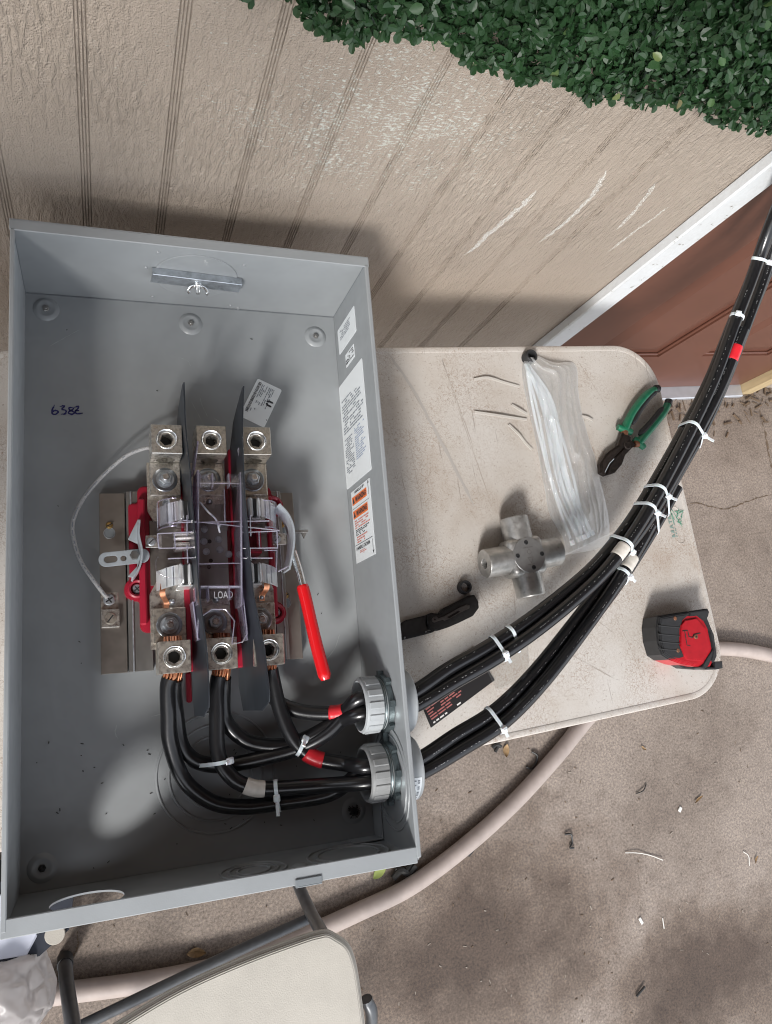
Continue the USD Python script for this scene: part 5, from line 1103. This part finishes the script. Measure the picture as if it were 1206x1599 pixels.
# twisted tail of the bag over the cables
G2 = []
for a in np.linspace(0, 1, 16):
    row = []
    for b_ in np.linspace(0, 1, 12):
        p0 = np.array(zb(575, 1195)) * (1 - b_) + np.array(zb(822, 1075)) * b_; p1 = np.array(zb(745, 1165)) * (1 - b_) + np.array(zb(905, 1105)) * b_
        w_ = (.006 + .02 * a + .10 * a * a * b_) + .006 * meshkit.noise(np.array([a * 6, b_ * 9, 3.0]), 2); q = p0 * (1 - a) + p1 * a
        row.append(at(*q, TZ + min(w_, .125)))
    G2.append(row)
part('twisted_end', sheet(np.array(G2) - og_), M['bag'], bagt, smooth=True)
gg = np.random.default_rng(12)
for k in range(11):
    s0 = gg.uniform(.15, .8); P = []
    for q in (.04, .3, .6, .93):
        a = int(q * (nn_ - 1)); b_ = np.clip(.12 + .62 * s0 * (1 if q > .1 else .5) + gg.normal(0, .05), .06, .85); i = int(b_ * (mm_ - 1)); p = G[a, i].copy(); p[2] = TZ + .0025 + (k % 4) * .0014; P.append(p)
    P = catmull(P, 6); o = P[0]
    tz = thing('bagged_zip_tie', 'white zip tie lying inside the clear bag', 'zip tie', o, 0, 'white zip ties inside the clear bag')
    part('strap', sweep(P - o, None, section=[(-.0006, -.0024), (.0006, -.0024), (.0006, .0024), (-.0006, .0024)]), M['nylon'], tz)
    dv = P[-1] - P[-2]; part('head', mv(cbox(-.003, .006, -.0035, .0035, -.002, .004, .0008), P[-1] - o, math.atan2(dv[1], dv[0])), M['nylon'], tz)
# --- snipped tie ends
for pts, lab in ((((72, 222), (150, 212), (240, 238), (325, 262)), 'white snipped zip tie end, topmost left of the bag'), (((75, 402), (200, 420), (365, 445)), 'long straight white snipped zip tie end reaching under the bag'),
                 (((282, 362), (325, 388), (365, 412)), 'short thin snipped zip tie end between two longer ones left of the bag'), (((265, 472), (320, 525), (355, 570), (395, 612)), 'white snipped zip tie end, lowest left of the bag, bent'),
                 (((668, 425), (700, 432), (732, 448)), 'short white snipped zip tie end right of the bag')):
    P = catmull([at(*zb(*p), TZ + .0022 + .002 * (i == 1)) for i, p in enumerate(pts)], 5)
    single('zip_tie_end', sweep(P, None, section=[(-.0007, -.0021), (.0007, -.0021), (.0007, .0021), (-.0007, .0021)]), M['nylon_dim'], lab, 'zip tie end', 'snipped zip tie ends on the table')

# ================================================================== ON THE GROUND
hr_ = .0205
P = catmull([at(x, y, hr_) for x, y in ((1420, 1075), (1300, 1045), (1206, 1024), (1165, 1016), (1120, 1013), (1060, 1018), (1000, 1045), (930, 1108), (870, 1180), (800, 1256), (720, 1327), (640, 1385), (560, 1424), (480, 1460), (390, 1497), (300, 1520), (200, 1538), (80, 1554), (-80, 1580))], 10)
single('hose', sweep(P, hr_, 18), M['hose'], 'beige hose snaking over the concrete under table and chair', 'hose', smooth=60)
# folding chair
ch = thing('folding_chair', 'cream plastic folding chair with grey tube legs below the box', 'chair', (.15, -.7, 0))
co = np.array([.15, -.7, 0]); SZ = .45
so_ = [tuple((at(x, y, SZ) - co)[:2]) for x, y in ((95, 1660), (185, 1602), (280, 1546), (380, 1501), (475, 1466), (500, 1459), (512, 1457), (525, 1463), (545, 1478), (556, 1505), (563, 1545), (570, 1599))]
x_ = np.array(so_[0]); y_ = np.array(so_[-1]); so_ = so_ + [tuple(y_ + [-.02, -.33]), tuple(x_ + [-.02, -.22])]
sp_ = Polygon(catmull(np.array([(*p, 0) for p in so_[:-2]]), 5)[:, :2].tolist() + so_[-2:])
sp_ = sp_.buffer(-.02).buffer(.02)
part('seat', ext(sp_, SZ - .022, SZ, .007), M['seat'], ch, smooth=40)
part('seat_lip', sweep(np.array([(*p, SZ - .012) for p in sp_.exterior.coords]), .0035, 8), M['seat'], ch)
cA = lambda x, y, z: at(x, y, z) - co
def tubeP(pts, r, nm): part(nm, sweep(catmull(pts, 8), r, 14), M['tube'], ch, smooth=60)
legA = cA(452, 1350, .010); legB = cA(101, 1500, .014)
tA = cA(505, 1462, SZ - .045); tubeP([legA, cA(482, 1418, .16), cA(500, 1452, .30), tA], .0125, 'leg')
tubeP([legB, cA(104, 1535, .10), cA(112, 1590, .22), cA(122, 1660, .36)], .0135, 'leg')
part('foot_cap', sweep(np.array([legB - [0, 0, .012], legB + (cA(104, 1535, .10) - legB) * .25]), .0155, 16), M['black_rub'], ch, smooth=60)
part('foot_cap', sweep(np.array([legA - [0, 0, .008], legA + (cA(482, 1418, .16) - legA) * .12]), .0145, 16), M['black_rub'], ch, smooth=60)
tubeP([cA(488, 1432, .17), cA(400, 1472, .17), cA(300, 1519, .17), cA(132, 1600, .17), cA(60, 1636, .17)], .0105, 'cross_bar')
rA, rB = np.array([.37 - .15, -.60 + .7 - .02, SZ - .03]), np.array([.36 - .15, -.95 + .7, .01])
tubeP([cA(572, 1560, SZ - .03), cA(580, 1600, SZ - .05), rB * .5 + cA(580, 1600, SZ - .05) * .5 + [0, -.05, .05], rB], .011, 'leg')
tubeP([np.array([*so_[-1], SZ - .03]) + [.03, .05, 0], np.array([*so_[-1], .01]) + [.03, -.1, 0]], .011, 'leg')
# dark tool bag with pale lining and paper under the left end
tb = thing('dark_tote', 'dark blue cloth tote with pale lining on the ground below the box corner', 'tote bag', (-.15, -.46, 0))
to = np.array([-.15, -.46, 0]); tA_ = lambda x, y, z: at(x, y, z) - to
def hull(pts): return trimesh.convex.convex_hull(np.array(pts))
top4 = [tA_(x, y, .22) for x, y in ((-60, 1380), (118, 1372), (108, 1452), (62, 1493), (-60, 1530))]
part('bag_body', hull([*top4] + [p * [1, 1, 0] * .98 + [0, 0, .001] for p in top4]), M['dark_cloth'], tb, smooth=False)
part('lining', hull([tA_(x, y, .222) for x, y in ((-40, 1400), (60, 1392), (58, 1462), (42, 1492), (-40, 1505))] + [tA_(x, y, .226) for x, y in ((-38, 1402), (58, 1394), (56, 1460), (40, 1490), (-38, 1503))]), M['white_cloth'], tb, smooth=False)
part('pocket_disc', mv(cyl(.017, .2205, .228, 24, .001), tA_(84, 1462, .0) * [0, 0, 0] + [tA_(86, 1458, .22)[0], tA_(86, 1458, .22)[1], 0]), M['seat'], tb)
# crumpled milky bag in the corner
ic = trimesh.creation.icosphere(subdivisions=5); v = ic.vertices.copy()
nz = meshkit.fbm(v * 2.3 + 7, 4, 11); rid = np.abs(meshkit.noise(v * 4.5 + 3, 5) - .5) * 2
vor = np.random.default_rng(3).normal(size=(46, 3)); vor /= np.linalg.norm(vor, axis=1)[:, None]; hh = np.random.default_rng(4).uniform(.80, 1.05, 46)
dots = np.maximum(v @ vor.T, 1e-3); fr_ = np.sort(hh / dots, axis=1); fac = np.minimum(fr_[:, 0] * .5 + fr_[:, 1] * .5, 1.25)
r_ = .092 * (fac + .14 * (nz - .5) - .05 * np.clip(1 - rid * 3, 0, 1)); v = v * r_[:, None] * [1.0, .95, 1.4]
cw = at(-8, 1592, .30); v += [cw[0], cw[1], .150]; v[:, 2] = np.maximum(v[:, 2], .002)
single('milky_bag', trimesh.Trimesh(v, ic.faces, process=False), M['white_bag'], 'crumpled milky plastic bag at the bottom left corner', 'plastic bag', smooth=True)

# litter on the concrete
def litter(name, px, py, m, mat_, lab, cat_, rz=0, group='litter scattered on the concrete'):
    p = at(px, py, .0015); mm = mv(tm(m), (p[0], p[1], .0015), 0)
    mm = mv(mv(tm(m), (0, 0, 0), rz), (p[0], p[1], .0012)); single(name, mm, mat_, lab, cat_, group, smooth=40)
def leaf_m(l, w_, curl=.004):
    G = []
    for a in np.linspace(0, 1, 9):
        ww = w_ * math.sin(PI * min(1, a * .97 + .015)) ** .8; G.append([(l * (a - .5), s * ww * .5, .0005 + curl * (2 * a - 1) ** 2 + abs(s) * curl * .6) for s in (-1, -.5, 0, .5, 1)])
    return sheet(np.array(G))
def curl_m(pts, r): return sweep(catmull([(*p, r + .0005 + .003 * (i % 2)) for i, p in enumerate(pts)], 5), r, 7)
litter('dry_leaf', 790, 1172, leaf_m(.032, .018), M['dry_leaf'], 'yellow brown dry leaf on concrete beside hose near table edge', 'leaf', 1.3)
litter('dry_leaf', 1090, 1248, leaf_m(.034, .007), M['dry_leaf'], 'thin tan dry leaf alone on open concrete at right', 'leaf', .4)
litter('dry_leaf', 306, 1487, leaf_m(.040, .020, .007), M['dry_leaf'], 'curled brown dry leaf on concrete between box and chair', 'leaf', -.2)
litter('dry_leaf', 1004, 1168, leaf_m(.018, .007), M['dry_leaf'], 'small orange dry leaf on concrete just below the table edge', 'leaf', -.8)
litter('dry_leaf', 1180, 1342, leaf_m(.022, .007), M['dry_leaf'], 'small tan dry leaf near the right picture edge', 'leaf', .9)
litter('green_leaf', 592, 1362, leaf_m(.04, .022), pm('pale_green_leaf', (.30, .36, .10), .6), 'pale green leaf half under the box beside hose', 'leaf', .5)
litter('black_scrap', 832, 1186, curl_m([(0, .02), (.012, .008), (.006, -.01), (-.012, -.02), (-.024, -.014)], .0028), M['dark_bit'], 'curled black scrap touching the hose near the table edge', 'scrap')
litter('black_scrap', 774, 1166, cat([curl_m([(-.012, 0), (0, .006), (.012, -.002)], .005), curl_m([(-.006, -.012), (.008, .004)], .004)]), M['dark_bit'], 'black scrap beside yellow leaf under the table edge', 'scrap')
litter('black_scrap', 737, 1322, mv(cat([cbox(-.024, .024, -.009, .009, 0, .010, .003), cbox(-.012, .02, -.004, .006, .0095, .014, .002)]), rz=.6), M['dark_bit'], 'black blocky scrap lying against the lower side of the hose', 'scrap')
litter('black_scrap', 888, 1314, curl_m([(-.008, .020), (.008, .016), (.009, -.004), (-.002, -.014), (.010, -.018)], .0024), M['dark_bit'], 'black hooked wire scrap in the middle of the concrete', 'scrap')
litter('black_scrap', 1003, 1233, curl_m([(-.022, -.006), (0, -.002), (.016, .012)], .0015), M['dark_bit'], 'thin black bent scrap on the open concrete', 'scrap')
litter('black_scrap', 1000, 1547, cat([curl_m([(-.016, -.008), (.012, .008)], .003)]), M['dark_bit'], 'small dark stub on stained concrete at the bottom', 'scrap')
litter('black_scrap', 630, 1362, cat([curl_m([(-.03, -.006), (-.01, .008), (.01, -.004), (.03, .010)], .008), curl_m([(-.02, .014), (0, .004), (.02, .016)], .006)]), M['dark_bit'], 'black crumpled scraps between box corner and hose', 'scrap')
litter('white_wire', 1005, 1336, curl_m([(-.055, .020), (-.02, .012), (.02, -.004), (.055, -.024)], .0012), M['white_bit'], 'thin white wire lying on the open concrete', 'wire')
litter('white_wire', 1166, 1342, curl_m([(-.006, .022), (.006, .008), (.004, -.018)], .001), M['white_bit'], 'short white curved wire near the right edge', 'wire')
litter('pale_chip', 1001, 1438, mv(cbox(-.009, .009, -.004, .004, 0, .003, .0015), rz=-1.2), M['white_bit'], 'oval white chip on the stained concrete', 'chip')
litter('pale_chip', 1062, 1264, mv(cbox(-.007, .007, -.005, .005, 0, .003, .002), rz=.8), M['white_bit'], 'pale grey chip on concrete right of thin black scrap', 'chip')
litter('pale_chip', 1036, 1442, mv(cbox(-.013, .013, -.0012, .0012, 0, .002, .0006), rz=1.5), M['white_bit'], 'thin pale splinter right of the oval white chip', 'chip')
gg = np.random.default_rng(77); ms = []
for k in range(120):
    px_, py_ = gg.uniform(610, 1230), gg.uniform(700, 1640); p = at(px_, py_, 0); l_ = gg.uniform(.0015, .006); w_ = gg.uniform(.0006, .0014)
    ms.append(mv(cbox(-l_, l_, -w_, w_, .0005, .0005 + w_, .0002), p, gg.uniform(0, PI)))
part('crumbs', cat(ms), pm('straw_crumb', (.30, .255, .21), .7, var=.3, vscale=30), g, smooth=False, kind='stuff')
ms = []
for k in range(170):
    px_, py_ = gg.uniform(-20, 1230), gg.uniform(1100, 1640); p = at(px_, py_, 0); l_ = gg.uniform(.001, .005); w_ = gg.uniform(.0006, .0015)
    ms.append(mv(cbox(-l_, l_, -w_, w_, .0005, .0005 + w_, .0002), p, gg.uniform(0, PI)))
for k in range(260):                           # litter swept up against the wall base at the right
    x_, y_ = gg.uniform(1.35, 2.9), WY - abs(gg.normal(.03, .05)); l_ = gg.uniform(.004, .02); w_ = gg.uniform(.001, .003)
    ms.append(mv(cbox(-l_, l_, -w_, w_, .0005, .0005 + 2 * w_, .0004), (x_, y_, gg.uniform(0, .006)), gg.uniform(0, PI)))
part('litter', cat(ms), M['twig'], g, smooth=False, kind='stuff')

# ================================================================== THE PERSON TAKING THE PICTURE (stands left of the table, only the shadow is in view)
def chain(js):
    out = []
    for (a, ra), (b, rb) in zip(js[:-1], js[1:]):
        out.append(m3.Manifold.batch_hull([m3.Manifold.sphere(ra, 20).translate(tuple(map(float, a))), m3.Manifold.sphere(rb, 20).translate(tuple(map(float, b)))]))
    return m3.Manifold.batch_boolean(out, m3.OpType.Add)
def blend(ms, ed=.02):
    q = tm(m3.Manifold.batch_boolean(ms, m3.OpType.Add).refine_to_length(ed)); q = trimesh.Trimesh(q.vertices, q.faces, process=True); return trimesh.smoothing.filter_taubin(q, iterations=12)
pz = np.array([-.66, -.29, 0]); pr_ = thing('person', 'person in work shirt, jeans and brimmed straw hat standing left of the table, arms raised', 'person', pz, math.radians(-66))
skin, shirt, jeans = pm('skin', (.42, .25, .18), .5), pm('grey_work_shirt', (.12, .13, .15), .8, var=.2, vscale=20), pm('blue_jeans', (.05, .07, .12), .85, var=.25, vscale=40)
hl = lambda p, r: m3.Manifold.batch_hull([m3.Manifold.sphere(rr, 20).translate(tuple(q)) for q, rr in zip(p, r)])
torso = [hl([(-.10, 0, .98), (.10, 0, .98), (-.10, 0, 1.12), (.10, 0, 1.12)], (.10, .10, .09, .09)), hl([(-.10, 0, 1.12), (.10, 0, 1.12), (-.15, 0, 1.40), (.15, 0, 1.40)], (.09, .09, .075, .075)), chain([((0, 0, 1.42), .07), ((0, .01, 1.52), .055)])]
arms, hands = [], []
hip = []
for sx in (-1, 1):
    arms.append(chain([((sx * .19, 0, 1.42), .062), ((sx * .22, .20, 1.40), .050), ((sx * .13, .40, 1.56), .036)]))
    hands.append(chain([((sx * .13, .40, 1.56), .034), ((sx * .09, .50, 1.66), .026), ((sx * .075, .55, 1.70), .032)]))
    for k in range(4):
        hands.append(chain([((sx * (.075 - .006 * k), .56, 1.69 + .018 * k), .0088), ((sx * (.045 - .004 * k), .585, 1.70 + .018 * k), .0082), ((sx * .030, .575, 1.70 + .018 * k), .0075)]))
    hands.append(chain([((sx * .075, .535, 1.69), .011), ((sx * .050, .545, 1.735), .009), ((sx * .040, .56, 1.755), .008)]))
    hip.append(chain([((sx * .09, 0, .96), .105), ((sx * .10, .02, .52), .065), ((sx * .10, -.01, .10), .048)]))
    part('shoe', blend([hl([(sx * .10, -.04, .045), (sx * .10, .14, .035), (sx * .10, .20, .03)], (.044, .040, .028))], .02), M['black_rub'], pr_, smooth=60)
part('shirt', blend(torso + arms), shirt, pr_, smooth=True); part('jeans', blend(hip + [hl([(-.09, 0, .97), (.09, 0, .97)], (.106, .106))]), jeans, pr_, smooth=True)
head = [hl([(0, .02, 1.66), (0, .035, 1.60), (0, .05, 1.555)], (.088, .075, .045)), chain([((0, .01, 1.50), .052), ((0, .02, 1.58), .055)]), hl([(0, .108, 1.63), (0, .128, 1.603)], (.010, .014)), hl([(-.02, .092, 1.565), (.02, .092, 1.565)], (.010, .010))]
for sx in (-1, 1): head.append(hl([(sx * .082, .02, 1.64), (sx * .080, .015, 1.60)], (.014, .011)))
part('body', blend(head + hands, .012), skin, pr_, smooth=True)
for sx in (-1, 1): part('eye', mv(trimesh.creation.icosphere(subdivisions=2, radius=.012), (sx * .032, .094, 1.643)), M['label'], pr_, smooth=True)
part('hat', mv(lathe([(.205, 1.690), (.208, 1.694), (.10, 1.712), (.096, 1.76), (.082, 1.795), (0, 1.80), (0, 1.79), (.078, 1.787), (.090, 1.755), (.094, 1.706), (.205, 1.690)], 40), (0, .01, .0)), pm('straw_hat', (.45, .36, .22), .8), pr_, smooth=40)
